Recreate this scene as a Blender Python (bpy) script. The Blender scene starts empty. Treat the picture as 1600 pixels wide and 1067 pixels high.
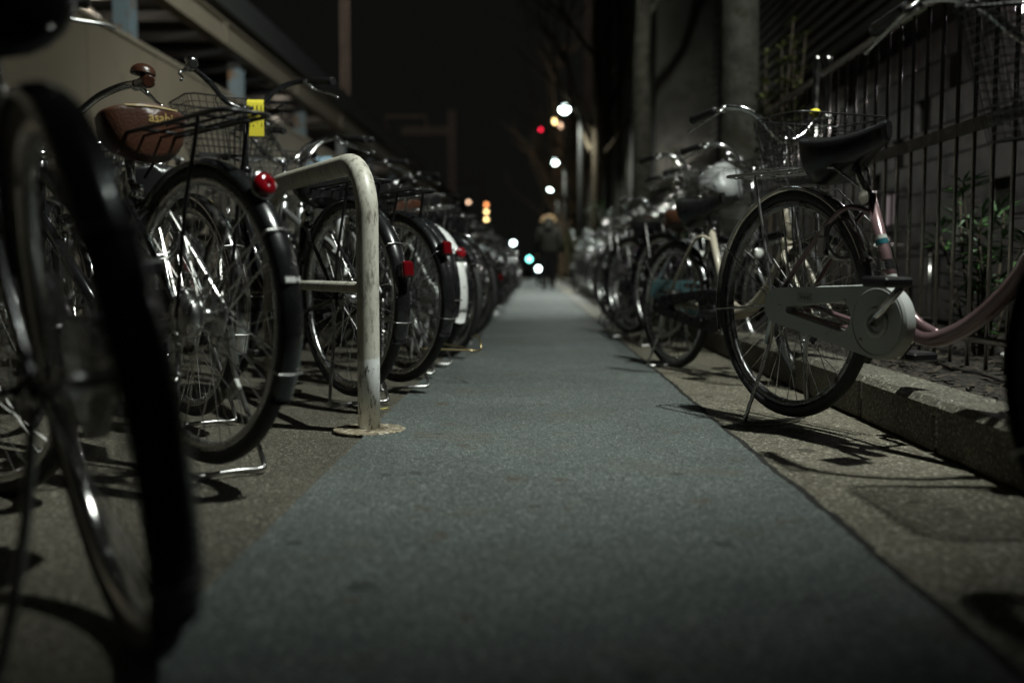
import bpy, math, random
from math import sin, cos, pi, radians as R_
from mathutils import Vector, Matrix, noise as mnoise
from mathutils.bvhtree import BVHTree
random.seed(7)
S = bpy.context.scene
COL = S.collection
# ---------------------------------------------------------------- camera
F, VX, HY, H = 1555.6, 835.0, 421.0, 0.48
cam = bpy.data.cameras.new('camera')
cam.lens = 35.0; cam.sensor_width = 36.0; cam.clip_start = 0.05; cam.clip_end = 600
cam.dof.use_dof = True; cam.dof.focus_distance = 3.05; cam.dof.aperture_fstop = 1.5
co = bpy.data.objects.new('camera', cam); COL.objects.link(co); S.camera = co
co.location = (0, 0, H)
co.rotation_euler = (R_(90) - math.atan((533.5 - HY) / F), 0, math.atan((VX - 800) / F))
CM = co.rotation_euler.to_matrix()
def at(px, py, Y):
    d = CM @ Vector(((px - 800) / F, -(py - 533.5) / F, -1))
    return Vector((0, 0, H)) + d * (Y / d.y)
# ---------------------------------------------------------------- world, exposure
w = bpy.data.worlds.new('World'); S.world = w; w.use_nodes = True
bg = w.node_tree.nodes['Background']
bg.inputs[0].default_value = (0.0043, 0.0044, 0.0038, 1); bg.inputs[1].default_value = 1.0
S.view_settings.view_transform = 'Standard'; S.view_settings.look = 'None'
S.view_settings.exposure = 0; S.view_settings.gamma = 1
S.cycles.use_denoising = True
S.cycles.max_bounces = 5; S.cycles.diffuse_bounces = 2; S.cycles.glossy_bounces = 3
S.cycles.transmission_bounces = 2; S.cycles.transparent_max_bounces = 4
S.cycles.caustics_reflective = False; S.cycles.caustics_refractive = False
S.cycles.sample_clamp_indirect = 3.0
S.cycles.use_light_tree = True

# ================================================================ helpers
def cr(pts, k=5, closed=False):
    """Catmull-Rom through pts"""
    P = [Vector(p) for p in pts]; n = len(P); out = []
    rng = range(n if closed else n - 1)
    for i in rng:
        if closed: a, b, c, d = P[(i-1) % n], P[i], P[(i+1) % n], P[(i+2) % n]
        else: a, b, c, d = P[max(i-1, 0)], P[i], P[i+1], P[min(i+2, n-1)]
        for j in range(k):
            t = j / k
            out.append(0.5 * ((2*b) + (c-a)*t + (2*a-5*b+4*c-d)*t*t + (3*b-a-3*c+d)*t**3))
    if not closed: out.append(P[-1])
    return out

class MB:
    def __init__(s): s.v = []; s.f = []; s.sm = []
    def add(s, vs, fs, smooth=False):
        o = len(s.v); s.v += [Vector(x) for x in vs]
        for f in fs: s.f.append(tuple(i + o for i in f)); s.sm.append(smooth)
        return s
    def tube(s, pts, r, n=8, closed=False, cap=True):
        P = [Vector(p) for p in pts]; m = len(P)
        if not hasattr(r, '__len__'): r = [r] * m
        T = []
        for i in range(m):
            a = P[(i-1) % m] if (closed or i > 0) else P[i]
            b = P[(i+1) % m] if (closed or i < m-1) else P[i]
            d = b - a
            T.append(d.normalized() if d.length > 1e-9 else Vector((0, 0, 1)))
        u = T[0].orthogonal().normalized(); vs = []
        for i in range(m):
            u = u - T[i] * u.dot(T[i])
            if u.length < 1e-6: u = T[i].orthogonal()
            u.normalize(); w_ = T[i].cross(u)
            for k in range(n):
                a = 2*pi*k/n; vs.append(P[i] + (u*cos(a) + w_*sin(a)) * r[i])
        fs = []
        for i in range(m if closed else m-1):
            j = (i+1) % m
            for k in range(n):
                l = (k+1) % n; fs.append((i*n+k, i*n+l, j*n+l, j*n+k))
        s.add(vs, fs, n > 4)
        if cap and not closed:
            o = len(s.v) - len(vs)
            s.f.append(tuple(o+k for k in reversed(range(n)))); s.sm.append(False)
            s.f.append(tuple(o+(m-1)*n+k for k in range(n))); s.sm.append(False)
        return s
    def box(s, c, d, rot=None, bev=0.0):
        c = Vector(c); hx, hy, hz = d[0]/2, d[1]/2, d[2]/2
        b = min(bev, hx*.9, hy*.9, hz*.9)
        if b <= 0:
            vs = [Vector((x, y, z)) for x in (-hx, hx) for y in (-hy, hy) for z in (-hz, hz)]
            fs = [(0,1,3,2),(4,6,7,5),(0,4,5,1),(2,3,7,6),(0,2,6,4),(1,5,7,3)]
        else:
            vs = []; fs = []
            prof = []
            for (cx, cy, a0) in ((hx-b, hy-b, 0), (-hx+b, hy-b, 90), (-hx+b, -hy+b, 180), (hx-b, -hy+b, 270)):
                for a in (0, 45, 90): prof.append((cx, cy, R_(a0+a)))
            n = len(prof)
            for (z, rr) in ((-hz, 0), (-hz+b, b), (hz-b, b), (hz, 0)):
                for (cx, cy, a) in prof: vs.append(Vector((cx+rr*cos(a), cy+rr*sin(a), z)))
            for i in range(3):
                for k in range(n):
                    l = (k+1) % n; fs.append((i*n+k, i*n+l, (i+1)*n+l, (i+1)*n+k))
            fs.append(tuple(reversed(range(n)))); fs.append(tuple(3*n+k for k in range(n)))
        if rot is not None: vs = [rot @ v for v in vs]
        s.add([v + c for v in vs], fs, False); return s
    def lathe(s, prof, c, axis='y', n=24, a0=0, a1=None, smooth=True):
        """prof: closed list of (radius, offset along axis)"""
        full = a1 is None; a1 = 2*pi if full else a1
        m = n if full else n + 1; k = len(prof); vs = []; c = Vector(c)
        for i in range(m):
            a = a0 + (a1-a0)*i/n
            for (r, o) in prof:
                if axis == 'y': vs.append(c + Vector((r*cos(a), o, r*sin(a))))
                elif axis == 'z': vs.append(c + Vector((r*cos(a), r*sin(a), o)))
                else: vs.append(c + Vector((o, r*cos(a), r*sin(a))))
        fs = []
        for i in range(n):
            j = (i+1) % m
            for q in range(k):
                p = (q+1) % k; fs.append((i*k+q, i*k+p, j*k+p, j*k+q))
        s.add(vs, fs, smooth)
        if not full:
            o = len(s.v) - len(vs)
            s.f.append(tuple(o+q for q in range(k))); s.sm.append(False)
            s.f.append(tuple(o+(m-1)*k+q for q in reversed(range(k)))); s.sm.append(False)
        return s
    def ball(s, c, r, n=12, m=8, half=False):
        if not hasattr(r, '__len__'): r = (r, r, r)
        c = Vector(c); vs = []; fs = []; mm = m
        for i in range(mm+1):
            t = pi*i/mm * (0.5 if half else 1)
            for k in range(n):
                a = 2*pi*k/n
                vs.append(c + Vector((r[0]*sin(t)*cos(a), r[1]*sin(t)*sin(a), r[2]*cos(t))))
        for i in range(mm):
            for k in range(n):
                l = (k+1) % n; fs.append((i*n+k, (i+1)*n+k, (i+1)*n+l, i*n+l))
        s.add(vs, fs, True); return s
    def cyl(s, a, b, r, n=16, r2=None):
        return s.tube([a, b], [r, r if r2 is None else r2], n)
    def xf(s, M):
        s.v = [M @ v for v in s.v]; return s
    def build(s, name, m, parent=None):
        me = bpy.data.meshes.new(name); me.from_pydata(s.v, [], s.f)
        me.polygons.foreach_set('use_smooth', s.sm)
        ms = m if isinstance(m, (list, tuple)) else [m]
        for q in ms: me.materials.append(q)
        me.update()
        o = bpy.data.objects.new(name, me); COL.objects.link(o)
        if parent is not None: o.parent = parent
        return o
def tag(o, label=None, cat=None, group=None, kind=None):
    if label: o['label'] = label
    if cat: o['category'] = cat
    if group: o['group'] = group
    if kind: o['kind'] = kind
    return o
def empty(name, loc=(0,0,0), rz=0):
    o = bpy.data.objects.new(name, None); COL.objects.link(o); o.empty_display_size = .1
    o.location = loc; o.rotation_euler = (0, 0, rz); return o

# ---------------------------------------------------------------- materials
def mat(name, base, metal=0.0, rough=0.5, coat=0.0, var=0.0, vs=8.0, bump=0.0, bs=60.0, rvar=0.0, em=None, ems=0, trans=0, alpha=1, dirt=None, ds=5.0, dth=.55, ior=None):
    m = bpy.data.materials.new(name); m.use_nodes = True; nt = m.node_tree; N = nt.nodes; L = nt.links
    b = N['Principled BSDF']
    b.inputs['Base Color'].default_value = (*base, 1); b.inputs['Metallic'].default_value = metal
    b.inputs['Roughness'].default_value = rough
    if coat: b.inputs['Coat Weight'].default_value = coat; b.inputs['Coat Roughness'].default_value = .08
    if trans: b.inputs['Transmission Weight'].default_value = trans
    if ior: b.inputs['IOR'].default_value = ior
    if em: b.inputs['Emission Color'].default_value = (*em, 1); b.inputs['Emission Strength'].default_value = ems
    tc = N.new('ShaderNodeTexCoord')
    col = None
    if var or rvar:
        n = N.new('ShaderNodeTexNoise'); n.inputs['Scale'].default_value = vs; n.inputs['Detail'].default_value = 5
        L.new(tc.outputs['Object'], n.inputs['Vector'])
        if var:
            r = N.new('ShaderNodeMapRange'); r.inputs[1].default_value = .3; r.inputs[2].default_value = .7
            r.inputs[3].default_value = 1-var; r.inputs[4].default_value = 1+var
            L.new(n.outputs[0], r.inputs[0])
            mx = N.new('ShaderNodeVectorMath'); mx.operation = 'SCALE'; mx.inputs[0].default_value = base
            L.new(r.outputs[0], mx.inputs['Scale']); col = mx.outputs[0]
        if rvar:
            r2 = N.new('ShaderNodeMapRange'); r2.inputs[1].default_value = .3; r2.inputs[2].default_value = .7
            r2.inputs[3].default_value = max(.03, rough-rvar); r2.inputs[4].default_value = min(1, rough+rvar)
            L.new(n.outputs[0], r2.inputs[0]); L.new(r2.outputs[0], b.inputs['Roughness'])
    if dirt:
        n3 = N.new('ShaderNodeTexNoise'); n3.inputs['Scale'].default_value = ds; n3.inputs['Detail'].default_value = 8
        n3.inputs['Roughness'].default_value = .7
        L.new(tc.outputs['Object'], n3.inputs['Vector'])
        r3 = N.new('ShaderNodeMapRange'); r3.inputs[1].default_value = dth; r3.inputs[2].default_value = dth+.08
        L.new(n3.outputs[0], r3.inputs[0])
        mm = N.new('ShaderNodeMix'); mm.data_type = 'RGBA'
        L.new(r3.outputs[0], mm.inputs['Factor'])
        if col is not None: L.new(col, mm.inputs[6])
        else: mm.inputs[6].default_value = (*base, 1)
        mm.inputs[7].default_value = (*dirt, 1); col = mm.outputs[2]
    if col is not None: L.new(col, b.inputs['Base Color'])
    if bump:
        n2 = N.new('ShaderNodeTexNoise'); n2.inputs['Scale'].default_value = bs; n2.inputs['Detail'].default_value = 4
        L.new(tc.outputs['Object'], n2.inputs['Vector'])
        bp = N.new('ShaderNodeBump'); bp.inputs['Strength'].default_value = bump; bp.inputs['Distance'].default_value = .01
        L.new(n2.outputs[0], bp.inputs['Height']); L.new(bp.outputs[0], b.inputs['Normal'])
    return m

def asphalt(name, c1, c2, c3, stain, grain=170.0, bumpd=.0022, sth=.64, patch=None):
    m = bpy.data.materials.new(name); m.use_nodes = True; nt = m.node_tree; N = nt.nodes; L = nt.links
    b = N['Principled BSDF']; b.inputs['Roughness'].default_value = .78
    tc = N.new('ShaderNodeTexCoord')
    def nz(sc, det=3, rg=.6):
        n = N.new('ShaderNodeTexNoise'); n.inputs['Scale'].default_value = sc; n.inputs['Detail'].default_value = det
        n.inputs['Roughness'].default_value = rg; L.new(tc.outputs['Object'], n.inputs['Vector']); return n.outputs[0]
    def mr(src, a, b_, c=0, d=1):
        r = N.new('ShaderNodeMapRange'); r.inputs[1].default_value = a; r.inputs[2].default_value = b_
        r.inputs[3].default_value = c; r.inputs[4].default_value = d; L.new(src, r.inputs[0]); return r.outputs[0]
    def mix(f, A, B):
        q = N.new('ShaderNodeMix'); q.data_type = 'RGBA'; L.new(f, q.inputs['Factor'])
        for k, X in ((6, A), (7, B)):
            if isinstance(X, tuple): q.inputs[k].default_value = (*X, 1)
            else: L.new(X, q.inputs[k])
        return q.outputs[2]
    vo = N.new('ShaderNodeTexVoronoi'); vo.inputs['Scale'].default_value = grain; L.new(tc.outputs['Object'], vo.inputs['Vector'])
    sep = N.new('ShaderNodeSeparateColor'); L.new(vo.outputs['Color'], sep.inputs[0])
    gcol = mix(sep.outputs[0], c1, c2)
    gcol = mix(mr(sep.outputs[1], .86, .9), gcol, c3)              # pale stones
    gcol = mix(mr(nz(grain*.55, 2), .58, .66), gcol, tuple(x*.35 for x in c1))   # pits
    big = mr(nz(1.3, 6, .65), .35, .7, .72, 1.15)
    sc = N.new('ShaderNodeVectorMath'); sc.operation = 'SCALE'; L.new(gcol, sc.inputs[0]); L.new(big, sc.inputs['Scale'])
    c = mix(mr(nz(7.0, 5, .7), sth, sth+.06, 0, .7), sc.outputs[0], stain)
    v2 = N.new('ShaderNodeTexVoronoi'); v2.voronoi_dimensions = '2D'; v2.inputs['Scale'].default_value = 3.4; L.new(tc.outputs['Object'], v2.inputs['Vector'])
    s2 = N.new('ShaderNodeSeparateColor'); L.new(v2.outputs['Color'], s2.inputs[0])
    sz = mr(s2.outputs[1], .38, 1.0, 0, .085)                        # spots of gum and oil, one per few cells
    lt = N.new('ShaderNodeMath'); lt.operation = 'LESS_THAN'; L.new(v2.outputs['Distance'], lt.inputs[0]); L.new(sz, lt.inputs[1])
    mu = N.new('ShaderNodeMath'); mu.operation = 'MULTIPLY'; L.new(lt.outputs[0], mu.inputs[0]); mu.inputs[1].default_value = .7
    c = mix(mu.outputs[0], c, tuple(x*.35 for x in c1))
    if patch: c = mix(mr(nz(2.4, 7, .7), .56, .66, 0, .6), c, patch)
    L.new(c, b.inputs['Base Color'])
    bp = N.new('ShaderNodeBump'); bp.inputs['Strength'].default_value = .8; bp.inputs['Distance'].default_value = bumpd
    a2 = N.new('ShaderNodeMath'); a2.operation = 'ADD'; L.new(vo.outputs['Distance'], a2.inputs[0]); L.new(nz(grain*.4, 4), a2.inputs[1])
    L.new(a2.outputs[0], bp.inputs['Height']); L.new(bp.outputs[0], b.inputs['Normal'])
    L.new(mr(sep.outputs[2], 0, 1, .5, .95), b.inputs['Roughness'])
    return m

M = {}
M['tyre'] = mat('tyre_rubber', (.018,.018,.018), rough=.62, var=.4, vs=14, bump=.35, bs=220, dirt=(.05,.045,.036), ds=16, dth=.6)
M['rubber'] = mat('black_rubber', (.012,.012,.012), rough=.38, rvar=.08, bump=.15, bs=300)
M['blackp'] = mat('black_plastic', (.012,.012,.013), rough=.3, rvar=.1, vs=30)
M['chrome'] = mat('chrome', (.62,.61,.6), metal=1, rough=.16, rvar=.1, vs=40, dirt=(.2,.13,.08), ds=35, dth=.66)
M['steel'] = mat('dull_steel', (.42,.41,.4), metal=1, rough=.34, rvar=.12, vs=30, dirt=(.14,.08,.05), ds=40, dth=.62)
M['spoke'] = mat('spoke_steel', (.5,.49,.47), metal=1, rough=.25)
M['alu'] = mat('brushed_aluminium', (.5,.5,.49), metal=1, rough=.3, rvar=.1, vs=30, dirt=(.1,.08,.06), ds=30, dth=.62)
M['rimdark'] = mat('dirty_rim', (.2,.2,.2), metal=1, rough=.32, rvar=.12, vs=25, dirt=(.05,.04,.03), ds=25, dth=.55)
M['blackpaint'] = mat('black_gloss_paint', (.009,.009,.010), rough=.25, coat=.6, rvar=.06, vs=20, dirt=(.035,.03,.024), ds=18, dth=.62)
M['wireblack'] = mat('black_coated_wire', (.012,.012,.012), rough=.35)
M['wiresteel'] = mat('stainless_wire', (.5,.5,.48), metal=1, rough=.25)
M['vinyl'] = mat('black_vinyl', (.012,.012,.012), rough=.28, bump=.12, bs=180, rvar=.05)
M['brownv'] = mat('brown_vinyl', (.058,.021,.010), rough=.42, bump=.2, bs=160, var=.2, vs=12)
M['browng'] = mat('brown_grip_rubber', (.045,.018,.010), rough=.25, bump=.2, bs=160)
M['gold'] = mat('gold_piping', (.5,.38,.18), rough=.4)
M['goldtext'] = mat('faded_gold_print', (.42,.29,.10), rough=.5)
M['redl'] = mat('red_lens', (.20,.003,.007), rough=.12, coat=.8)
M['redd'] = mat('dark_red_lens', (.10,.002,.004), rough=.2, coat=.3)
M['clear'] = mat('clear_lens', (.62,.62,.58), rough=.08, coat=1)
M['amber'] = mat('amber_lens', (.30,.10,.01), rough=.15, coat=.6)
M['whitep'] = mat('white_paint', (.7,.7,.68), rough=.35, coat=.3, dirt=(.3,.27,.22), ds=12, dth=.6)
M['cream'] = mat('cream_paint', (.42,.37,.29), rough=.35, coat=.4, dirt=(.2,.16,.11), ds=14, dth=.62)
M['pinkp'] = mat('dusty_pink_paint', (.20,.125,.13), metal=.35, rough=.3, coat=.5, dirt=(.09,.055,.05), ds=16, dth=.62)
M['greyc'] = mat('grey_chain_guard', (.46,.47,.45), rough=.42, rvar=.08, vs=9, dirt=(.26,.25,.21), ds=6, dth=.6)
M['yellow'] = mat('yellow_card', (.78,.66,.04), rough=.7)
M['white'] = mat('white_card', (.75,.75,.72), rough=.7)
M['ink'] = mat('black_ink', (.03,.028,.01), rough=.6)
M['label'] = mat('grey_decal', (.5,.52,.48), rough=.4)
PAINTS = {
 'black': M['blackpaint'], 'white': M['whitep'], 'cream': M['cream'],
 'silver': mat('silver_paint', (.42,.42,.42), metal=.7, rough=.3, coat=.3, dirt=(.2,.19,.17), ds=14, dth=.62),
 'navy': mat('navy_paint', (.012,.02,.07), rough=.28, coat=.5),
 'maroon': mat('maroon_paint', (.14,.01,.014), rough=.28, coat=.5),
 'dark green': mat('dark_green_paint', (.012,.06,.03), rough=.3, coat=.5),
 'light blue': mat('light_blue_paint', (.11,.24,.26), rough=.3, coat=.4, dirt=(.1,.12,.12), ds=14, dth=.62),
 'purple': mat('purple_paint', (.10,.035,.13), rough=.28, coat=.5),
 'brown': mat('brown_paint', (.09,.045,.02), rough=.3, coat=.5),
 'red': mat('red_paint', (.34,.012,.015), rough=.28, coat=.5),
}

# ================================================================ the setting
M['ground'] = asphalt('brown_grey_asphalt', (.045,.040,.028), (.105,.093,.067), (.23,.21,.165), (.04,.033,.022), grain=210, bumpd=.003, patch=(.07,.065,.045))
M['concrete'] = asphalt('pale_worn_concrete', (.085,.075,.052), (.165,.148,.108), (.36,.33,.26), (.05,.042,.028), grain=150, bumpd=.002, sth=.6, patch=(.075,.066,.045))
M['path'] = asphalt('blue_grey_path_coating', (.052,.062,.059), (.112,.129,.122), (.25,.27,.25), (.062,.046,.026), grain=250, bumpd=.0022, sth=.60, patch=(.088,.078,.055))
M['kerbm'] = asphalt('kerb_concrete', (.07,.064,.048), (.13,.12,.09), (.28,.26,.2), (.035,.03,.02), grain=160, bumpd=.0016)
M['soil'] = asphalt('dark_soil', (.01,.008,.006), (.028,.023,.016), (.06,.045,.03), (.015,.012,.008), grain=60, bumpd=.012)
M['seam'] = mat('dirt_filled_joint', (.012,.011,.009), rough=.95, var=.5, vs=60, bump=.6, bs=150)
M['mastic'] = asphalt('speckled_mortar_collar', (.16,.13,.085), (.34,.28,.19), (.55,.5,.4), (.1,.08,.05), grain=110, bumpd=.003, sth=.7)

def sheet(name, x0, x1, y0, y1, z, m, wob0=0, wob1=0, step=.03):
    """a flat sheet whose long edges wander a little"""
    mb = MB(); ys = [];  y = y0
    while y < y1: ys.append(y); y += step * max(1, abs(y)/3) if (wob0 or wob1) else (y1-y0)
    ys.append(y1); vs = []
    for y in ys:
        a = x0 + wob0*(mnoise.noise(Vector((x0, y*9, 0))) + .6*mnoise.noise(Vector((x0, y*37, 3))))
        b = x1 + wob1*(mnoise.noise(Vector((x1, y*9, 7))) + .6*mnoise.noise(Vector((x1, y*41, 5))))
        vs += [(a, y, z), (b, y, z)]
    mb.add(vs, [(2*i, 2*i+1, 2*i+3, 2*i+2) for i in range(len(ys)-1)])
    return tag(mb.build(name, m), kind='structure')
sheet('ground', -120, 120, -60, 400, -.004, M['ground'])
sheet('pavement', .575, 1.06, -1, 130, .0, M['concrete'])
sheet('path', -.488, .566, -1, 130, .0045, M['path'], .005, .007)
tag(sheet('joint', .553, .585, -1, 60, .0025, M['seam'], 0, .010), kind='structure')
mb = MB()   # kerb: stones along the planting bed
y = -1.0
while y < 60:
    L_ = .6 if y < 24 else 3.0
    mb.box((1.045+.09, y+L_/2, .065), (.18, L_-.006, .15), bev=.018); y += L_
tag(mb.build('kerb', M['kerbm']), kind='structure')
mb = MB(); nx, ny = 16, 240; vs = []
for j in range(ny+1):
    for i in range(nx+1):
        x = 1.20 + 1.55*i/nx; y = -1 + 61*j/ny
        vs.append((x, y, .095 + .03*mnoise.noise(Vector((x*4, y*4, 1)))*(1 if i else 0)))
fs = [(j*(nx+1)+i, j*(nx+1)+i+1, (j+1)*(nx+1)+i+1, (j+1)*(nx+1)+i) for j in range(ny) for i in range(nx)]
mb.add(vs, fs, True)
tag(mb.build('planting_bed', M['soil']), kind='structure')

# ---- white steel hoop by the path
def hoop_mat():
    m = bpy.data.materials.new('worn_white_pipe_paint'); m.use_nodes = True; nt = m.node_tree; N = nt.nodes; L = nt.links
    b = N['Principled BSDF']; b.inputs['Roughness'].default_value = .42
    tc = N.new('ShaderNodeTexCoord'); mp = N.new('ShaderNodeMapping'); mp.inputs['Scale'].default_value = (1, 1, .28)
    L.new(tc.outputs['Object'], mp.inputs[0])
    def nz(sc, vec, det=6, rg=.7):
        n = N.new('ShaderNodeTexNoise'); n.inputs['Scale'].default_value = sc; n.inputs['Detail'].default_value = det; n.inputs['Roughness'].default_value = rg
        L.new(vec, n.inputs['Vector']); return n.outputs[0]
    def mr(src, a, b_, c=0, d=1):
        r = N.new('ShaderNodeMapRange'); r.inputs[1].default_value = a; r.inputs[2].default_value = b_
        r.inputs[3].default_value = c; r.inputs[4].default_value = d; L.new(src, r.inputs[0]); return r.outputs[0]
    def mix(f, A, B):
        q = N.new('ShaderNodeMix'); q.data_type = 'RGBA'; L.new(f, q.inputs['Factor'])
        for k, X in ((6, A), (7, B)):
            if isinstance(X, tuple): q.inputs[k].default_value = (*X, 1)
            else: L.new(X, q.inputs[k])
        return q.outputs[2]
    base = mix(mr(nz(7, mp.outputs[0]), .35, .65), (.52,.50,.42), (.66,.64,.56))
    streak = mix(mr(nz(55, mp.outputs[0], 5, .75), .50, .66, 0, .85), base, (.13,.115,.085))
    sx = N.new('ShaderNodeSeparateXYZ'); L.new(tc.outputs['Object'], sx.inputs[0])
    ad = N.new('ShaderNodeMath'); ad.operation = 'MULTIPLY_ADD'; ad.inputs[1].default_value = .10; L.new(nz(11, tc.outputs['Object'], 4), ad.inputs[0]); L.new(sx.outputs[2], ad.inputs[2])
    patch = mr(ad.outputs[0], .268, .278, 1, 0)
    ad2 = N.new('ShaderNodeMath'); ad2.operation = 'MULTIPLY_ADD'; ad2.inputs[1].default_value = .5; L.new(sx.outputs[2], ad2.inputs[0]); L.new(sx.outputs[0], ad2.inputs[2])
    edge = mr(ad2.outputs[0], -.020, -.016, 0, 1)          # the repaint stops short of the foot on one side
    mu = N.new('ShaderNodeMath'); mu.operation = 'MULTIPLY'; L.new(patch, mu.inputs[0]); L.new(edge, mu.inputs[1])
    fresh = mix(mr(nz(80, mp.outputs[0], 4, .7), .56, .64, 0, .9), (.80,.81,.79), (.12,.12,.11))
    c = mix(mu.outputs[0], streak, fresh)
    chips = mix(mr(nz(38, tc.outputs['Object'], 7, .8), .66, .70), c, (.06,.035,.02))
    L.new(chips, b.inputs['Base Color'])
    bp = N.new('ShaderNodeBump'); bp.inputs['Strength'].default_value = .3; bp.inputs['Distance'].default_value = .002
    L.new(nz(55, mp.outputs[0], 5), bp.inputs['Height']); L.new(bp.outputs[0], b.inputs['Normal'])
    return m
M['hoop'] = hoop_mat()
hd = Vector((-.50, .866, 0)); hb = Vector((-.492, 2.935, 0))
t = empty('parking_hoop', hb)
tag(t, 'worn white steel pipe hoop with a crossbar at the edge of the path', 'parking hoop')
Lh, hh, hr = 1.05, .80, .16
pts = [Vector((0,0,-.02)), Vector((0,0,.2)), Vector((0,0,.4))] + [Vector((0,0,hh-hr))+ hd*(hr-hr*cos(a)) + Vector((0,0,hr*sin(a))) for a in [R_(x) for x in range(0, 91, 9)]]
pts += [hd*(Lh-hr+hr*sin(a)) + Vector((0,0,hh-hr+hr*cos(a))) for a in [R_(x) for x in range(0, 91, 9)]] + [hd*Lh + Vector((0,0,.3)), hd*Lh+Vector((0,0,-.02))]
MB().tube(pts, .033, 24).build('hoop_pipe', M['hoop'], t)
MB().tube([hd*.02+Vector((0,0,.425)), hd*.07+Vector((0,0,.425)), hd*.12+Vector((0,0,.425)), hd*(Lh-.1)+Vector((0,0,.425)), hd*(Lh-.02)+Vector((0,0,.425))], [.016,.018,.0175,.0175,.016], 14).build('crossbar', M['hoop'], t)
for q in (Vector((0,0,0)), hd*Lh):
    MB().lathe([(.001,.0),(.105,.0),(.108,.006),(.10,.0075),(.001,.009)], q+Vector((0,0,.0)), 'z', 40).build('mortar_collar', M['mastic'], t)

# ================================================================ bicycles
def arcpts(c, r, a0, a1, n, y=0):
    return [Vector((c[0]+r*cos(R_(a0+(a1-a0)*i/n)), y, c[1]+r*sin(R_(a0+(a1-a0)*i/n)))) for i in range(n+1)]

def wheel_mb(cx, Rw, drum=False, lo=False):
    n = 32 if lo else 72
    c = (cx, 0, Rw)
    tr = .0185; k = 8 if lo else 12
    tyre = MB().lathe([(Rw-tr+tr*1.0*cos(2*pi*i/k), tr*sin(2*pi*i/k)) for i in range(k)], c, 'y', n)
    rim = MB().lathe([(Rw-.052, -.006), (Rw-.046, -.0125), (Rw-.030, -.0135), (Rw-.029, .0135), (Rw-.046, .0125), (Rw-.052, .006)], c, 'y', n)
    hub = .05 if drum else .022
    rim.lathe([(.001,-.05), (.008,-.05), (.008,-.034), (hub,-.033), (hub,-.026), (.016,-.024), (.016,.024), (hub,.026), (hub,.033), (.008,.034), (.008,.05), (.001,.05)], c, 'y', 16 if lo else 24)
    if drum: rim.lathe([(.001,.034),(.046,.034),(.05,.038),(.05,.06),(.02,.068),(.001,.068)], c, 'y', 24)
    sp = MB(); ns = 28 if lo else 36
    for i in range(ns):
        side = 1 if i % 2 else -1; a = 2*pi*i/ns; off = R_(62)*(1 if (i//2) % 2 else -1)
        p0 = Vector((cx+(hub-.003)*cos(a+off), .029*side, Rw+(hub-.003)*sin(a+off)))
        p1 = Vector((cx+(Rw-.050)*cos(a), .002*side, Rw+(Rw-.050)*sin(a)))
        sp.tube([p0, p1], .0013, 4, cap=False)
    return tyre, rim, sp

def fender_mb(cx, Rw, a0, a1, w_=.056, n=36, gap=.012):
    """curved blade over the wheel; angles in degrees counted from straight ahead, upward"""
    out = []; k = 7
    for i in range(k):
        t_ = -1 + 2*i/(k-1); out.append((Rw+gap - .012*t_*t_*1.0, w_/2*t_))
    inn = [(r-.0025, o*.94) for (r, o) in reversed(out)]
    return MB().lathe(out+inn, (cx,0,Rw), 'y', n, R_(a0), R_(a1))

def saddle_mb(x0, z0, Ls=.265, wid=.225, tilt=5):
    mb = MB(); n = 22; k = 20; vs = []
    def half(u):
        if u < .16: return wid/2*(.34+.66*math.sqrt(max(0, 1-((.16-u)/.16)**2)))
        v = (u-.16)/.84
        return .021 + (wid/2-.021)*(1-v*v*(3-2*v))**1.15
    for i in range(n+1):
        u = (i/n)**1.25; hw = half(u); x = -.12+Ls*u
        if i == n: hw *= .5
        zt = .020*(1-u)**3 - .010*math.sin(pi*min(1,u*1.1)) + .008*u
        th = (.088*(1-u)**1.3+.036)*(.55 if i == 0 else (.8 if i in (1, n) else 1))
        for q in range(k):
            a = 2*pi*q/k; ca, sa = cos(a), sin(a)
            yy = hw*math.copysign(abs(ca)**.75, ca)*(1 if sa >= 0 else 1-.22*abs(sa))
            zz = (.020*abs(sa)**.9 if sa > 0 else -th*abs(sa)**.55)
            vs.append((x, yy, zt+zz-.016))
    fs = [(i*k+q, i*k+(q+1) % k, (i+1)*k+(q+1) % k, (i+1)*k+q) for i in range(n) for q in range(k)]
    mb.add(vs, fs, True)
    c0 = sum((Vector(v) for v in vs[:k]), Vector())/k; o_ = len(mb.v); mb.v.append(c0+Vector((-.004,0,0)))
    for q in range(k): mb.f.append((o_, (q+1) % k, q)); mb.sm.append(True)
    mb.f.append(tuple(n*k+q for q in reversed(range(k)))); mb.sm.append(False)
    mb.xf(Matrix.Translation((x0, 0, z0)) @ Matrix.Rotation(R_(-tilt), 4, 'Y'))
    return mb

def bar_pts(style, zb):
    if style == 'up':
        return [(.845,0,zb-.06), (.85,.03,zb-.058), (.86,.08,zb-.03), (.85,.14,zb+.03), (.82,.20,zb+.062), (.77,.245,zb+.066), (.70,.268,zb+.056), (.60,.285,zb+.04)]
    if style == 'moustache':
        return [(.84,0,zb-.02), (.85,.05,zb-.018), (.875,.12,zb-.005), (.86,.20,zb+.02), (.80,.262,zb+.035), (.73,.285,zb+.032), (.66,.295,zb+.022), (.60,.30,zb+.018)]
    return [(.85,0,zb), (.85,.06,zb), (.84,.14,zb+.006), (.832,.20,zb+.01), (.822,.24,zb+.012), (.81,.27,zb+.014), (.80,.30,zb+.015), (.79,.33,zb+.015)]

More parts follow.
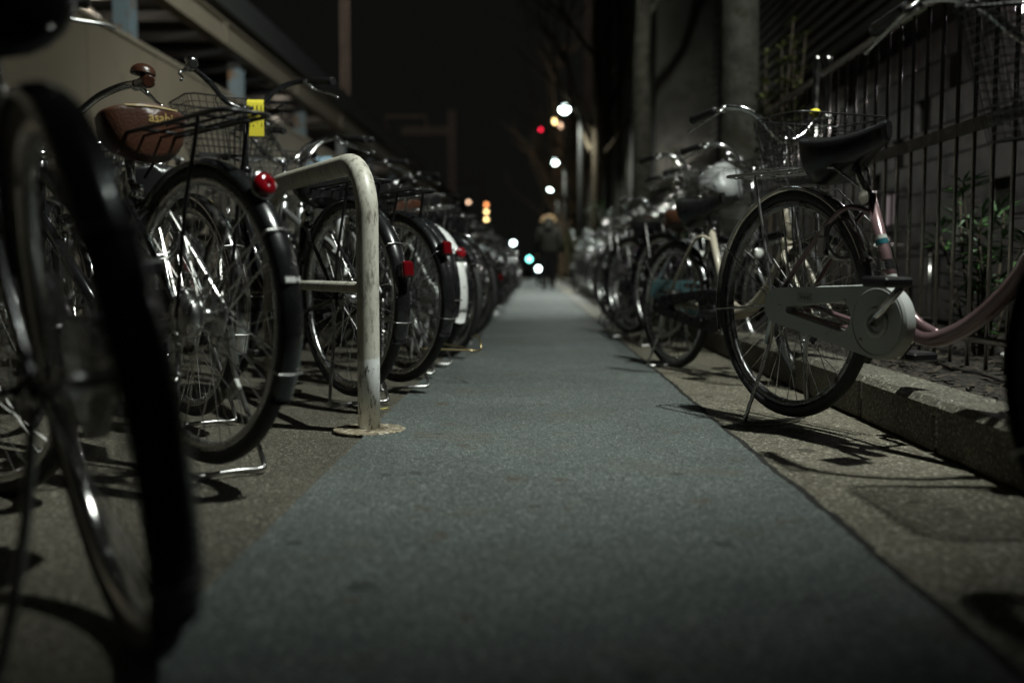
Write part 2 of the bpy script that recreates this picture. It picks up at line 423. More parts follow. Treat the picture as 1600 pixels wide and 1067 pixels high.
def wirebasket(x0, x1, wt, wb, z0, z1, sl=.05, nx=6, ny=8, nz=6, r=.0016, rr=.0035, n=4, curved=False):
    """open-topped basket: x from x0 (back) to x1 (front)"""
    mb = MB()
    def ring(z):
        t_ = (z-z0)/(z1-z0); hw = (wb+(wt-wb)*t_)/2; a = x0+sl*.3*(1-t_); b = x1-sl*(1-t_)
        return a, b, hw
    for i in range(nz+1):
        z = z0+(z1-z0)*i/nz; a, b, hw = ring(z); c = .03
        P = [(a,-hw+c,z),(a,hw-c,z),(a+c,hw,z),(b-c,hw,z),(b,hw-c,z),(b,-hw+c,z),(b-c,-hw,z),(a+c,-hw,z)]
        mb.tube(P, rr if i == nz else r, 6 if i == nz else n, closed=True)
    a0, b0, h0 = ring(z0); a1, b1, h1 = ring(z1)
    for i in range(ny+1):
        t_ = -1+2*i/ny; y0_, y1_ = t_*(h0-.012), t_*(h1-.012)
        mb.tube([(a1,y1_,z1),(a0,y0_,z0),(b0,y0_,z0),(b1,y1_,z1)], r, n, cap=False)
    for i in range(nx+1):
        t_ = i/nx; xa = a0+(b0-a0)*(.04+.92*t_); xb = a1+(b1-a1)*(.04+.92*t_)
        mb.tube([(xb,-h1,z1),(xa,-h0,z0),(xa,h0,z0),(xb,h1,z1)], r, n, cap=False)
    return mb

def text_mb(body, size):
    cu = bpy.data.curves.new('t', 'FONT'); cu.body = body; cu.size = size; cu.align_x = 'CENTER'; cu.align_y = 'CENTER'; cu.resolution_u = 3
    cu.offset = size*.012
    ob = bpy.data.objects.new('t', cu); COL.objects.link(ob)
    dg = bpy.context.evaluated_depsgraph_get(); me = bpy.data.meshes.new_from_object(ob.evaluated_get(dg))
    vs = [v.co.copy() for v in me.vertices]; fs = [tuple(p.vertices) for p in me.polygons]
    bpy.data.objects.remove(ob); bpy.data.curves.remove(cu); bpy.data.meshes.remove(me)
    tris = [(vs[f[0]], vs[f[i]], vs[f[i+1]]) for f in fs for i in range(1, len(f)-1)]; out = []
    while tris:
        a, b, c = tris.pop(); e = [(b-a).length, (c-b).length, (a-c).length]; k = e.index(max(e))
        if e[k] < size*.09: out.append((a, b, c)); continue
        if k == 0: m_ = (a+b)/2; tris += [(a, m_, c), (m_, b, c)]
        elif k == 1: m_ = (b+c)/2; tris += [(a, b, m_), (a, m_, c)]
        else: m_ = (a+c)/2; tris += [(a, b, m_), (m_, b, c)]
    mb = MB()
    for t_ in out: mb.add(t_, [(0,1,2)])
    return mb
def wrap(mb, surf, origin, ux, uy, off=.0012):
    """lay flat artwork on a surface (MB) by casting along the artwork's normal"""
    ux = Vector(ux).normalized(); uy = Vector(uy).normalized(); nn = ux.cross(uy); bv = BVHTree.FromPolygons(surf.v, surf.f)
    out = []
    for v in mb.v:
        p = Vector(origin) + ux*v.x + uy*v.y
        h = bv.ray_cast(p + nn*.2, -nn, .5)[0]
        out.append((h if h is not None else p) + nn*off)
    mb.v = out; return mb

def make_bike(P, loc, heading, label, group, name='bicycle'):
    g = P.get
    Rw = g('R', .335); lo = g('lo', False); lift = g('lift', .03)
    root = empty(name, (loc[0], loc[1], lift), heading)
    WB = g('wb', 1.10)
    root.rotation_euler = (R_(g('lean', 0)), math.asin((lift-g('raise', 0))/WB), heading)
    tag(root, label, 'bicycle', group)
    fr = g('frame', M['blackpaint']); fe = g('fender', M['blackpaint']); tn = 6 if lo else 12
    zb = g('zb', 1.02); BB = Vector((.45, 0, g('bbz', .295))); hubz = Rw
    st = Vector((.315, 0, .66)); sd = (st-BB).normalized()
    hb_, ht = Vector((.885, 0, .60+ (Rw-.335))), Vector((.845, 0, .80+g('headup', 0)))
    if g('style') == 'loop':
        htz = ht
    ax = (ht-hb_).normalized()
    SM = Matrix.Translation(ht) @ Matrix.Rotation(R_(g('steer', 0)), 4, ax) @ Matrix.Translation(-ht)
    parts = {}
    def B(mb, nm, m, parent=root, steer=False, role=None):
        if steer: mb.xf(SM)
        o = mb.build(nm, m, parent)
        if role: o['role'] = role
        return o
    # frame
    mb = MB()
    mb.tube([BB, st], .0155, tn).tube([hb_, ht], .019, tn)
    mb.cyl(BB-Vector((0,.036,0)), BB+Vector((0,.036,0)), .022, tn)
    ty = g('style', 'loop')
    if ty == 'loop':
        mb.tube(cr([hb_+ax*.03, (.83,0,.50), (.745,0,.395), (.64,0,.318), (.54,0,.288), BB], 5), g('dt', .0195), tn)
        mb.tube(cr([BB+sd*.11, (.455,0,.372), (.51,0,.325), (.575,0,.302)], 4), .0125, tn)
    elif ty == 'double':
        mb.tube(cr([hb_+ax*.03, (.80,0,.50), (.66,0,.36), (.55,0,.30), BB], 4), .0165, tn)
        mb.tube(cr([hb_+ax*.12, (.80,0,.62), (.66,0,.48), (.52,0,.42), BB+sd*.16], 4), .0125, tn)
    elif ty == 'step':
        mb.tube([hb_+ax*.03, BB], .0165, tn); mb.tube([ht-ax*.05, BB+sd*.20], .014, tn)
    else:
        mb.tube([hb_+ax*.03, BB], .0165, tn); mb.tube([ht-ax*.04, st-sd*.02], .0145, tn)
    for s in (-1, 1):
        mb.tube(cr([st-sd*.05+Vector((0,.012*s,0)), Vector((.25,.042*s,.62)), Vector((.10,.056*s,.46+(Rw-.335))), Vector((0,.058*s,hubz))], 4), .0075, max(6, tn-4))
        mb.tube(cr([BB+Vector((-.02,.022*s,0)), Vector((.34,.042*s,.295)), Vector((.2,.056*s,.31)), Vector((0,.058*s,hubz))], 4), .0085, max(6, tn-4))
        mb.box((0,.058*s,hubz), (.04,.005,.05))
    mb.tube([Vector((.345,-.04,.31)), Vector((.345,.04,.31))], .007, 6)
    frame = B(mb, 'frame', fr, role='frame')
    if not lo:
        c = MB()
        c.tube(cr([(.82,.10,zb-.03), (.90,.10,zb-.02), (.93,.05,zb-.12), (.90,.03,.78), (.87,.022,.62), (.80,.022,.46), (.62,.022,.34)], 5), .0024, 5)
        c.tube(cr([(.82,-.10,zb-.03), (.94,-.06,zb-.02), (.97,-.01,zb-.14), (.95,0,.80), (.935,0,.70)], 5), .0024, 5)
        c.tube(cr([(.62,.025,.32), (.45,.05,.26), (.25,.066,.29), (.08,.07,.32)], 5), .0024, 5)
        B(c, 'brake_cable', M['rubber'])
    # seat
    sz = g('seat', .83); sx = st.x + sd.x*(sz-.66)/sd.z - .01 + g('seatx', 0)
    spm = MB().tube([st-sd*.03, Vector((sx,0,sz-.035))], .0125, tn)
    spm.tube([Vector((.308,-.018,.655)), Vector((.308,.018,.655))], .02, 8)
    B(spm, 'seat_post', M['chrome'])
    sm = saddle_mb(sx+.01, sz, tilt=g('tilt', 5)); sdl = B(sm, 'saddle', g('saddle', M['vinyl']), role='saddle')
    if not lo:
        sp = MB()
        for s in (-1, 1):
            hx = [(sx-.075+.018*cos(a*.9), s*.055+.018*sin(a*.9), sz-.10+.0022*a) for a in range(0, 26)]
            sp.tube(hx, .0028, 5)
            sp.tube([(sx-.075, s*.055, sz-.10), (sx, s*.02, sz-.085), (sx+.10, s*.012, sz-.03)], .0035, 6)
        B(sp, 'saddle_spring', M['steel'], sdl)
        if g('piping'):
            bv = BVHTree.FromPolygons(sm.v, sm.f); pp = []
            for i in range(17):
                a = pi*.42+pi*1.16*i/16
                o_ = Vector((sx+.01-.03+.3*cos(a), .3*sin(a), sz+.012-.004*abs(sin(a))))
                h_ = bv.ray_cast(o_, (Vector((sx-.02,0,o_.z))-o_).normalized(), 1)[0]
                if h_ is not None: pp.append(h_+(o_-h_).normalized()*.0008)
            B(MB().tube(cr(pp, 3), .0021, 6), 'piping', M['gold'], sdl)
        if g('seat_text'):
            tm = wrap(text_mb(g('seat_text'), .034), sm, (sx-.09, g('text_y', -.035), sz-.014), (0,-1,0), (0,0,1), .0016)
            B(tm, 'lettering', M['goldtext'], sdl)
    # wheels
    for nm, cx, stf in (('rear_wheel', 0, False), ('front_wheel', WB, True)):
        ty_, ri, sp_ = wheel_mb(cx, Rw, drum=(cx == 0 and g('drum', False)), lo=lo)
        wo = B(ri, nm, g('rim', M['alu']), steer=stf, role='rim')
        B(ty_, 'tyre', M['tyre'], wo, steer=stf); B(sp_, 'spokes', M['spoke'], wo, steer=stf)
        if not lo and g('reflect', False):
            a = R_(g('ra', 250) if cx == 0 else 120)
            rb = MB().box((0,0,0), (.05,.012,.028), bev=.004)
            rb.xf(Matrix.Translation((cx+.2*cos(a), .0, Rw+.2*sin(a))) @ Matrix.Rotation(-a+pi/2, 4, 'Y'))
            B(rb, 'spoke_reflector', M['clear'] if g('clearref') else M['amber'], wo, steer=stf)
    # fork
    f = MB()
    fk = hb_ + (-ax)*.02
    f.cyl(hb_-ax*.002, hb_-ax*.03, .02, tn)
    for s in (-1, 1):
        f.tube(cr([fk+Vector((0,.012*s,0)), fk+Vector((.012,.042*s,-.02)), Vector((.955,.046*s,.50+(Rw-.335))), Vector((1.02,.047*s,hubz+.08)), Vector((WB,.048*s,hubz))], 4), [.0115]*9+[.0105,.010,.0095,.009,.0085,.008,.0075,.007] , max(6, tn-2))
    B(f, 'fork', g('forkm', fr), steer=True, role='frame')
    # stem and handlebar
    s_ = MB().tube([ht-ax*.01, ht+ax*.03, Vector((.835,0,zb-.06-.0 if g('bar','up')=='up' else zb))], .0115, tn)
    s_.cyl((.85,-.022,(zb-.06 if g('bar','up')=='up' else zb-(.02 if g('bar')=='moustache' else 0))), (.85,.022,(zb-.06 if g('bar','up')=='up' else zb-(.02 if g('bar')=='moustache' else 0))), .0165, tn)
    s_.cyl(ht-ax*.012, ht+ax*.012, .0215, tn)
    B(s_, 'stem', g('stemm', M['chrome']), steer=True)
    bp = bar_pts(g('bar', 'up'), zb)
    half = cr(bp, 4); full = [Vector((p.x, -p.y, p.z)) for p in reversed(half)] + half[1:]
    bo = B(MB().tube(full, .0112, tn), 'handlebar', g('barm', M['chrome']), steer=True, role='bar')
    for s in (-1, 1):
        q = [Vector((p.x, p.y*s, p.z)) for p in half[-7:]]
        d = (q[-1]-q[-2]).normalized()
        rr = [.0155,.0165,.0155,.0165,.0155,.0165,.0185]
        B(MB().tube(q, rr, tn).tube([q[-1], q[-1]+d*.006], [.0185,.015], tn), 'grip', g('grip', M['rubber']), bo, steer=True)
        a = Vector((half[-9].x, half[-9].y*s, half[-9].z))
        if g('bar', 'up') == 'flat': dr = Vector((-.02, s*.12, -.03)); fw = Vector((.045,0,-.01))
        else: dr = Vector((-.12, s*.03, -.045)); fw = Vector((.02, s*.035, -.022))
        lv = MB().tube(cr([a, a+fw, a+fw+dr*.55, a+fw*.9+dr*1.1, a+fw*1.1+dr*1.35], 4), [.009,.009,.008,.007,.0065,.006,.0055,.005,.0048,.0045,.0045,.0045,.0045,.005,.0055,.006,.0065], 8)
        lv.ball(a+Vector((0,0,-.004)), .0165, 8, 6)
        B(lv, 'brake_lever', g('leverm', M['alu']), bo, steer=True)
    if g('bell', True):
        q_ = g('bellr', 1.0); bi = g('belli', -10 if q_ == 1 else -6); a = Vector((half[bi].x, half[bi].y*g('bellside', 1), half[bi].z+.006)); bl = MB().cyl(a, a+Vector((0,0,.022)), .008, 8).ball(a+Vector((0,0,.022)), (.026*q_,.026*q_,.02*q_), 14, 6, half=True)
        bl.lathe([(.001,-.003),(.026*q_,-.003),(.026*q_,0),(.001,0)], a+Vector((0,0,.022)), 'z', 14)
        B(bl, 'bell', g('bellm', M['chrome']), bo, steer=True)
    # fenders
    ff = fender_mb(WB, Rw, g('ffa', 62), 188, n=16 if lo else 30); fo = B(ff, 'front_fender', g('ffender', fe), steer=True, role='fender')
    fs_ = MB(); ra = g('rfa', 205)
    rf = fender_mb(0, Rw, 22, ra, n=20 if lo else 44); ro = B(rf, 'rear_fender', fe, role='fender')
    for (cx, ang, stf, par) in ((0, ra-12, False, ro), (0, 150, False, ro), (WB, 178, True, fo)):
        q = MB(); a = R_(ang); rr_ = Rw+.010
        e = [Vector((cx+rr_*cos(a), s*.029, Rw+rr_*sin(a))) for s in (-1, 1)]
        q.tube([(cx, -.058, Rw), e[0]], .0024, 5, cap=False).tube([(cx, .058, Rw), e[1]], .0024, 5, cap=False)
        q.tube([e[0], (e[0]+e[1])/2*1.0+Vector((cos(a),0,sin(a)))*.007-Vector((cx,0,Rw))*0, e[1]], .0024, 5, cap=False)
        B(q, 'fender_stay', M['steel'], par, steer=stf)
    # chain guard, crank, pedals
    cm = g('chaincase', M['blackp']); cc = MB(); n = 20 if lo else 110
    def hull(c0, r0, c1, r1, n):
        o = []
        for i in range(n):
            a = 2*pi*i/n
            if -pi/2 < (a if a < pi else a-2*pi) <= pi/2: o.append((c1[0]+r1*cos(a), c1[1]+r1*sin(a)))
            else: o.append((c0[0]+r0*cos(a), c0[1]+r0*sin(a)))
        return o
    if g('case', 'full') == 'full':
        o = hull((.035,hubz), .052, (BB.x,BB.z), .099, n); i_ = hull((.10,hubz-.010), .010, (.312,BB.z+.006), .040, n)
    else:
        o = hull((.20,hubz+.055), .012, (BB.x,BB.z), .104, n); i_ = hull((.28,hubz+.0), .006, (.33,BB.z+.01), .012, n)
    yo, yi = -.088, -.052; vs = []
    for (lst, yy, sh) in ((o, yi, 0), (o, yo+.006, 0), (o, yo, .006), (i_, yo, -.003), (i_, yi, 0)):
        cxm = sum(p[0] for p in lst)/n; czm = sum(p[1] for p in lst)/n
        for p in lst:
            v = Vector((p[0]-cxm, p[1]-czm)); L2 = max(v.length, 1e-6); v = v*(1-sh/L2)
            vs.append((cxm+v.x, yy, czm+v.y))
    fs = []
    for r_ in range(5):
        q = (r_+1) % 5
        for k in range(n): l = (k+1) % n; fs.append((r_*n+k, q*n+k, q*n+l, r_*n+l))
    cc.add(vs, fs, False)
    if g('case', 'full') == 'full':
        cc.lathe([(.086,yo-.002),(.0885,yo-.002),(.0885,yo+.002),(.086,yo+.002)], (BB.x,0,BB.z), 'y', 32)
        cc.lathe([(.025,yo-.004),(.04,yo-.004),(.042,yo+.001),(.025,yo+.001)], (BB.x,0,BB.z), 'y', 24)
    co_ = B(cc, 'chain_guard', cm, role='case')
    if g('case_text') and not lo:
        tm = text_mb(g('case_text'), .017); tm.v = [Vector((.145-v.x*-1, yo-.0015, .352+v.y)) for v in tm.v]
        B(tm, 'lettering', M['ink'], co_)
    ca = R_(g('crank', 35))
    for s, aa in ((-1, ca), (1, ca+pi)):
        e = BB+Vector((.165*cos(aa), s*.118, .165*sin(aa))); ck = MB()
        ck.tube([BB+Vector((0,s*.03,0)), BB+Vector((0,s*.10,0))], .0105, 8)
        ck.tube([BB+Vector((0,s*.098,0)), BB+Vector((.05*cos(aa),s*.107,.05*sin(aa))), e], [.015,.0115,.0105], 8)
        cko = B(ck, 'crank', M['chrome'])
        pd = MB().box(e+Vector((0,s*.06,.0)), (.085,.088,.026), bev=.006).cyl(e, e+Vector((0,s*.10,0)), .009, 8)
        po = B(pd, 'pedal', M['rubber'], cko)
    # stand
    k = MB(); z_ = -lift+.010; kk = g('stand', 'centre')
    if kk == 'centre':
        w1 = .115
        k.tube(cr([(0,-.064,hubz), (.0,-.068,hubz-.10), (-.02,-.085,.14), (-.045,-w1,z_+.02), (-.055,-w1+.012,z_), (-.035,-.05,z_), (-.035,.05,z_), (-.055,w1-.012,z_), (-.045,w1,z_+.02), (-.02,.085,.14), (0,.068,hubz-.10), (0,.064,hubz)], 4), .0062, 8)
        k.tube([(0.0,-.072,hubz+.005), (.012,-.072,hubz-.02), (-.005,-.075,hubz-.12)], .011, 6)
        if not lo: k.tube([(-.02+.008*cos(a), .078+.008*sin(a), hubz-.03-.0035*a) for a in [i*.8 for i in range(46)]], .0018, 4)
    else:
        k.tube(cr([(.01,.064,hubz-.02), (.02,.10,.18), (.0,.16,z_+.012), (-.02,.17,z_)], 4), .0075, 8)
    B(k, 'stand', g('standm', M['steel']))
    # carrier
    if g('carrier', True):
        cz = 2*Rw+g('cz', .075); x0_, x1_, hw = g('cx0', -.21), .235, .062; c = MB(); r_ = .0052; nn_ = 6
        c.tube(cr([(x1_,-hw,cz), (.1,-hw,cz), (-.1,-hw,cz), (x0_+.03,-hw,cz), (x0_,-hw+.02,cz), (x0_,0,cz), (x0_,hw-.02,cz), (x0_+.03,hw,cz), (-.1,hw,cz), (.1,hw,cz), (x1_,hw,cz)], 3), r_, nn_)
        for yy in (-.022, .022): c.tube([(x1_,yy,cz-.004), (x0_+.004,yy,cz-.004)], .0036, nn_)
        for xx in (-.13, 0, .13, .23): c.tube([(xx,-hw,cz-.003), (xx,hw,cz-.003)], .0036, nn_)
        for s in (-1, 1):
            c.tube(cr([(-.11,s*hw,cz), (-.105,s*hw,cz-.03), (-.05,s*.066,cz-.2), (-.004,s*.067,hubz+.02), (0,s*.067,hubz)], 3), .0050, nn_)
            c.tube([(x1_,s*hw,cz), (.29,s*.02,.685)], .0040, nn_)
            if g('clips', True) and not lo: c.tube(cr([(.10,s*.02,cz+.006), (-.05,s*.035,cz+.014), (-.16,s*.03,cz+.012), (-.19,0,cz+.010)], 3), .0028, 5)
        B(c, 'carrier', g('carrierm', M['wireblack']), role='carrier')
    # lights
    la = R_(g('lighta', 152)); lp = Vector(((Rw+.03)*cos(la), 0, Rw+(Rw+.03)*sin(la))); dn = Vector((cos(la)*.9, 0, .1)).normalized()
    if g('rear', 'round') == 'none': pass
    elif g('rear', 'round') == 'round':
        X = Matrix.Translation(lp) @ dn.to_track_quat('X', 'Z').to_matrix().to_4x4()
        r1 = MB().lathe([(.001,-.022),(.02,-.018),(.031,0),(.031,.006),(.027,.006),(.001,.004)], (0,0,0), 'x', 20).xf(X)
        ro2 = B(r1, 'rear_reflector', M['chrome'], ro)
        B(MB().lathe([(.001,.004),(.027,.004),(.0265,.010),(.02,.017),(.001,.022)], (0,0,0), 'x', 20).xf(X), 'lens', M['redl'], ro2)
    else:
        X = Matrix.Translation(lp) @ dn.to_track_quat('X', 'Z').to_matrix().to_4x4()
        ro2 = B(MB().box((-.012,0,0), (.03,.036,.05), bev=.006).xf(X), 'rear_reflector', M['blackp'], ro)
        B(MB().box((.012,0,0), (.022,.040,.056), bev=.008).xf(X), 'lens', M['redd'], ro2)
    if g('head', True):
        hl = Vector((.965, -.065, .62)) if not g('basket') else Vector((.985, -.07, .56))
        h = MB().lathe([(.001,-.05),(.018,-.045),(.03,-.01),(.033,.02),(.029,.022),(.001,.018)], hl, 'x', 16)
        h.tube([hl, hl+Vector((-.03,.03,-.03))], .005, 6).cyl(hl+Vector((.0,0,-.03)), hl+Vector((.0,0,-.10)), .013, 10)
        ho = B(h, 'headlight', M['chrome'] if not lo else M['alu'], steer=True)
        B(MB().ball(hl+Vector((.02,0,0)), (.012,.027,.027), 12, 8), 'lens', M['clear'], ho, steer=True)
    # basket
    if g('basket'):
        bk = g('basket'); bm = g('basketm', M['wireblack'])
        x0b = .915
        if bk == 'wide': b_ = wirebasket(x0b, 1.20, .43, .30, zb-.24, zb-.005, .07, 9, 13, 8)
        elif bk == 'mesh': b_ = wirebasket(x0b, 1.27, .47, .36, zb-.27, zb+.02, .09, 14, 22, 16, r=.0014, rr=.005)
        elif lo: b_ = wirebasket(x0b, 1.19, .38, .28, zb-.25, zb-.03, .06, 5, 7, 5, r=.0024)
        else: b_ = wirebasket(x0b, 1.19, .38, .28, zb-.25, zb-.03, .06, 7, 10, 7)
        b_.tube([(.95,.07,zb-.25), (1.0,.06,Rw+.25), (WB,.055,Rw)], .004, 6).tube([(.95,-.07,zb-.25), (1.0,-.06,Rw+.25), (WB,-.055,Rw)], .004, 6)
        B(b_, 'basket', bm, steer=True, role='basket')
    if g('pannier'):
        q = MB(); yb, yt = .085, .13
        def pt(u, v, yy): return Vector((-.17+.47*u, yy, .36+.33*v))
        q.tube(cr([pt(0,1,yb), pt(0,.2,yt), pt(.05,0,yt), pt(.95,0,yt), pt(1,.2,yt), pt(1,.55,yb)], 4), .0038, 6)
        q.tube([pt(0,1,yb), pt(.55,1,yb), pt(1,.55,yb)], .0032, 6)
        for i in range(1, 7): q.tube([pt(0,i/7,yt-.02), pt(1,i/7*.62,yt-.02)], .0017, 4, cap=False)
        for i in range(1, 9): q.tube([pt(i/9,0,yt-.015), pt(i/9,.95-.4*(i/9)**2,yb)], .0017, 4, cap=False)
        B(q, 'side_basket', M['wiresteel'])
    if g('lock'):
        q = MB(); q.lathe([(.052,-.012),(.064,-.012),(.064,.012),(.052,.012)], (.205,0,.545), 'x', 24); q.box((.205,-.06,.52), (.03,.02,.06), bev=.005)
        B(q, 'ring_lock', M['steel'])
    return root

def wheel_lock_cable(): pass
rotL = lambda th: R_(90+th)
rotR = lambda th: R_(th-90+0) if False else R_(-th)
LG = 'bicycles parked along the left side of the path'
RG = 'bicycles parked along the right side of the path'

# nearest left: a huge dark rear wheel
b0 = make_bike(dict(R=.347, frame=M['blackpaint'], fender=M['blackpaint'], rim=M['chrome'], style='step', bar='flat', zb=.955, steer=33, seat=.885, seatx=.0, lean=-9, carrier=False, case='half', rear='none', rfa=222, standm=M['steel'], bell=False, crank=80, stand='side', lift=.0), (-.505, 1.235), rotL(34),
  'nearest dark bicycle at the lower left with thick black fender and no carrier', LG)
b1 = make_bike(dict(R=.345, frame=M['blackpaint'], fender=M['blackpaint'], style='step', bar='up', zb=.955, seat=.835, seatx=.07, tilt=2, saddle=M['brownv'], grip=M['browng'], piping=True, seat_text='asahi', text_y=-.022, drum=True, case='half', lighta=133, reflect=True, ra=235, clearref=True, cz=.09, crank=20, carrierm=M['wireblack'], leverm=M['chrome'], bellside=-1, bellm=M['browng'], bellr=1.35, steer=-30, rfa=212, lock=True), (-.755, 2.27), rotL(49),
  'black bicycle with brown lettered saddle and round red tail reflector', LG)
b1b = make_bike(dict(frame=PAINTS['silver'], fender=M['chrome'], style='loop', bar='up', zb=.98, seat=.77, basket='std', basketm=M['wireblack'], drum=True, case='full', chaincase=M['blackp'], crank=120, lock=True, carrier=False, rear='none'), (-1.05, 3.02), rotL(44),
  'silver loop frame bicycle tucked behind the brown saddle, before the white hoop', LG)
b2 = make_bike(dict(R=.347, headup=.09, frame=M['blackpaint'], fender=M['blackpaint'], style='double', bar='up', zb=1.20, seat=.80, basket='wide', barm=M['blackpaint'], stemm=M['blackpaint'], leverm=M['alu'], rear='box', lighta=166, crank=60, rim=M['alu'], cz=.05, steer=-4), (-.645, 3.50), rotL(40),
  'black bicycle with wide wire basket and yellow tag on its stem', LG)
b3 = make_bike(dict(frame=PAINTS['silver'], fender=M['blackpaint'], style='step', bar='up', zb=1.02, seat=.81, carrierm=M['wireblack'], case='full', chaincase=M['blackp'], rear='box', lighta=150, crank=10, lock=True), (-.545, 3.95), rotL(44),
  'silver framed bicycle with glossy black fenders just beyond the white hoop', LG)
r0 = make_bike(dict(bbz=.325, R=.345, frame=M['pinkp'], forkm=M['pinkp'], fender=M['chrome'], ffender=M['blackpaint'], rim=M['rimdark'], style='loop', dt=.022, bar='up', zb=1.03, seat=.825, seatx=-.02, tilt=7, cz=.05, cx0=-.27, basket='mesh', basketm=M['wireblack'], chaincase=M['greyc'], carrierm=M['steel'], pannier=True, crank=42, rear='none', rfa=198, steer=-25, lock=True), (.775, 3.06), rotR(65),
  'dusty pink bicycle with grey chain guard and black saddle beside the kerb', RG)
rn = make_bike(dict(R=.345, frame=M['blackpaint'], fender=M['blackpaint'], rim=M['rimdark'], style='step', bar='up', seat=.85, carrier=False, case='full', chaincase=M['blackp'], rear='none', rfa=215, stand='side', lift=.0, crank=100, bell=False), (.865, 1.19), rotR(66),
  'nearest dark bicycle on the right, mostly cut off by the picture edge', RG)
_bb, _st = Vector((.45,0,.325)), Vector((.315,0,.66)); _d = (_st-_bb)
def _band(a, b, m, nm='decal'): MB().tube([_bb+_d*a, _bb+_d*b], .0162, 16, cap=False).build(nm, m, r0)
M['decalk'] = mat('black_decal', (.015,.015,.015), rough=.3); M['decalb'] = mat('teal_foil_decal', (.06,.25,.30), metal=.5, rough=.2)
_band(.60, .64, M['decalb']); _band(.64, .67, M['label']); _band(.40, .475, M['decalk']); _band(.335, .355, M['label'])
_q = MB()
for _k in range(5): _q.box(_bb+_d*(.412+.013*_k)+Vector((.0,-.0165,0)), (.012-.003*(_k % 2), .0012, .0022))
_q.build('decal_print', M['label'], r0)
_q = MB(); _o = Vector((.17, -.0895, .375))
for (dx, dz, w_, h_) in ((0,.011,.055,.0012), (0,-.011,.055,.0012), (-.027,0,.0012,.022), (.027,0,.0012,.022), (-.014,0,.009,.010), (0,0,.009,.010), (.014,0,.009,.010)): _q.box(_o+Vector((dx,0,dz)), (w_,.0008,h_))
_q.build('decal_print', mat('worn_grey_print', (.22,.22,.2), rough=.5), r0)
_q = MB()
for (x_, z_) in ((.06,.345), (.395,.275), (.33,.375)): _q.ball((x_, -.088, z_), (.006,.003,.006), 10, 6)
_q.build('screw', M['steel'], r0)
_q = MB(); _a = R_(168)
for _k in range(7): _q.box((0, -.016+.0053*_k, 0), (.002,.0036,.012 if _k != 1 else .004))
_q.xf(Matrix.Translation(Vector((.3595*cos(_a), 0, .345+.3595*sin(_a)))) @ Matrix.Rotation(R_(12), 4, 'Y')); _q.build('decal_print', M['white'], b1)
r1 = make_bike(dict(R=.307, frame=M['cream'], dt=.027, fender=M['blackpaint'], style='loop', bar='up', zb=1.06, seat=.80, basket='wide', chaincase=M['blackp'], rim=M['alu'], bellm=M['yellow'], belli=-17, bellr=.85, crank=0, rfa=150, carrier=False, lift=.0, head=False), (.685, 4.88), rotR(67),
  'small wheeled bicycle with thick cream frame, yellow bell and pale rims', RG)
r2 = make_bike(dict(frame=PAINTS['silver'], fender=M['blackpaint'], style='loop', bar='up', zb=1.06, seat=.80, saddle=M['brownv'], basket='std', chaincase=PAINTS['light blue'], carrierm=M['steel'], crank=30), (.78, 6.15), rotR(64),
  'silver bicycle with light blue chain guard and brown saddle behind the small wheeled one', RG)
r3 = make_bike(dict(frame=M['blackpaint'], fender=M['blackpaint'], style='step', bar='up', zb=1.10, seat=.79, basket='std', basketm=M['wiresteel'], chaincase=M['blackp'], carrierm=M['chrome'], crank=70), (.665, 7.0), rotR(66),
  'dark bicycle with chrome handlebar and square white tag', RG)

# ---- templates for the long rows
TPL = {}
for nm, d in {
 'loop': dict(style='loop', bar='up', basket='std', case='full', lo=True, zb=1.02, seat=.80, lighta=150),
 'city': dict(R=.347, style='double', bar='up', basket='wide', case='full', lo=True, zb=1.08, seat=.84, steer=8, lock=True, rear='none', rfa=198),
 'step': dict(style='step', bar='up', basket=None, case='half', R=.322, lo=True, zb=.99, seat=.81, rear='box', lighta=172, steer=-12, rfa=190),
 'flat': dict(style='diamond', bar='flat', basket=None, case='half', lo=True, zb=.96, seat=.88, carrier=False, stand='side', lift=0, rear='none', rfa=150, head=False)}.items():
    TPL[nm] = make_bike(d, (0, 0), 0, 'x', LG)
free = dict(TPL)
def copy_bike(root, loc, heading, pitchvar=0, lean=0):
    r = root.copy(); COL.objects.link(r)
    r.location = (loc[0], loc[1], root.location.z); r.rotation_euler = (R_(lean), root.rotation_euler.y, heading)
    for ch in root.children:
        c = ch.copy(); COL.objects.link(c); c.parent = r
        for g_ in ch.children:
            d = g_.copy(); COL.objects.link(d); d.parent = c
    return r
def set_role(root, role, m):
    for o in root.children:
        for q in [o] + list(o.children):
            if q.get('role') == role:
                q.material_slots[0].link = 'OBJECT'; q.material_slots[0].material = m
ORD = 'first second third fourth fifth sixth seventh eighth ninth tenth eleventh twelfth thirteenth fourteenth fifteenth sixteenth seventeenth eighteenth nineteenth twentieth'.split()
ORD += ['twenty-'+x for x in ORD[:9]] + ['thirtieth'] + ['thirty-'+x for x in ORD[:9]] + ['fortieth'] + ['forty-'+x for x in ORD[:9]]
rnd = random.Random(21)
FEN = [('black', M['blackpaint']), ('chrome', M['chrome']), ('black', M['blackpaint']), ('chrome', M['chrome'])]
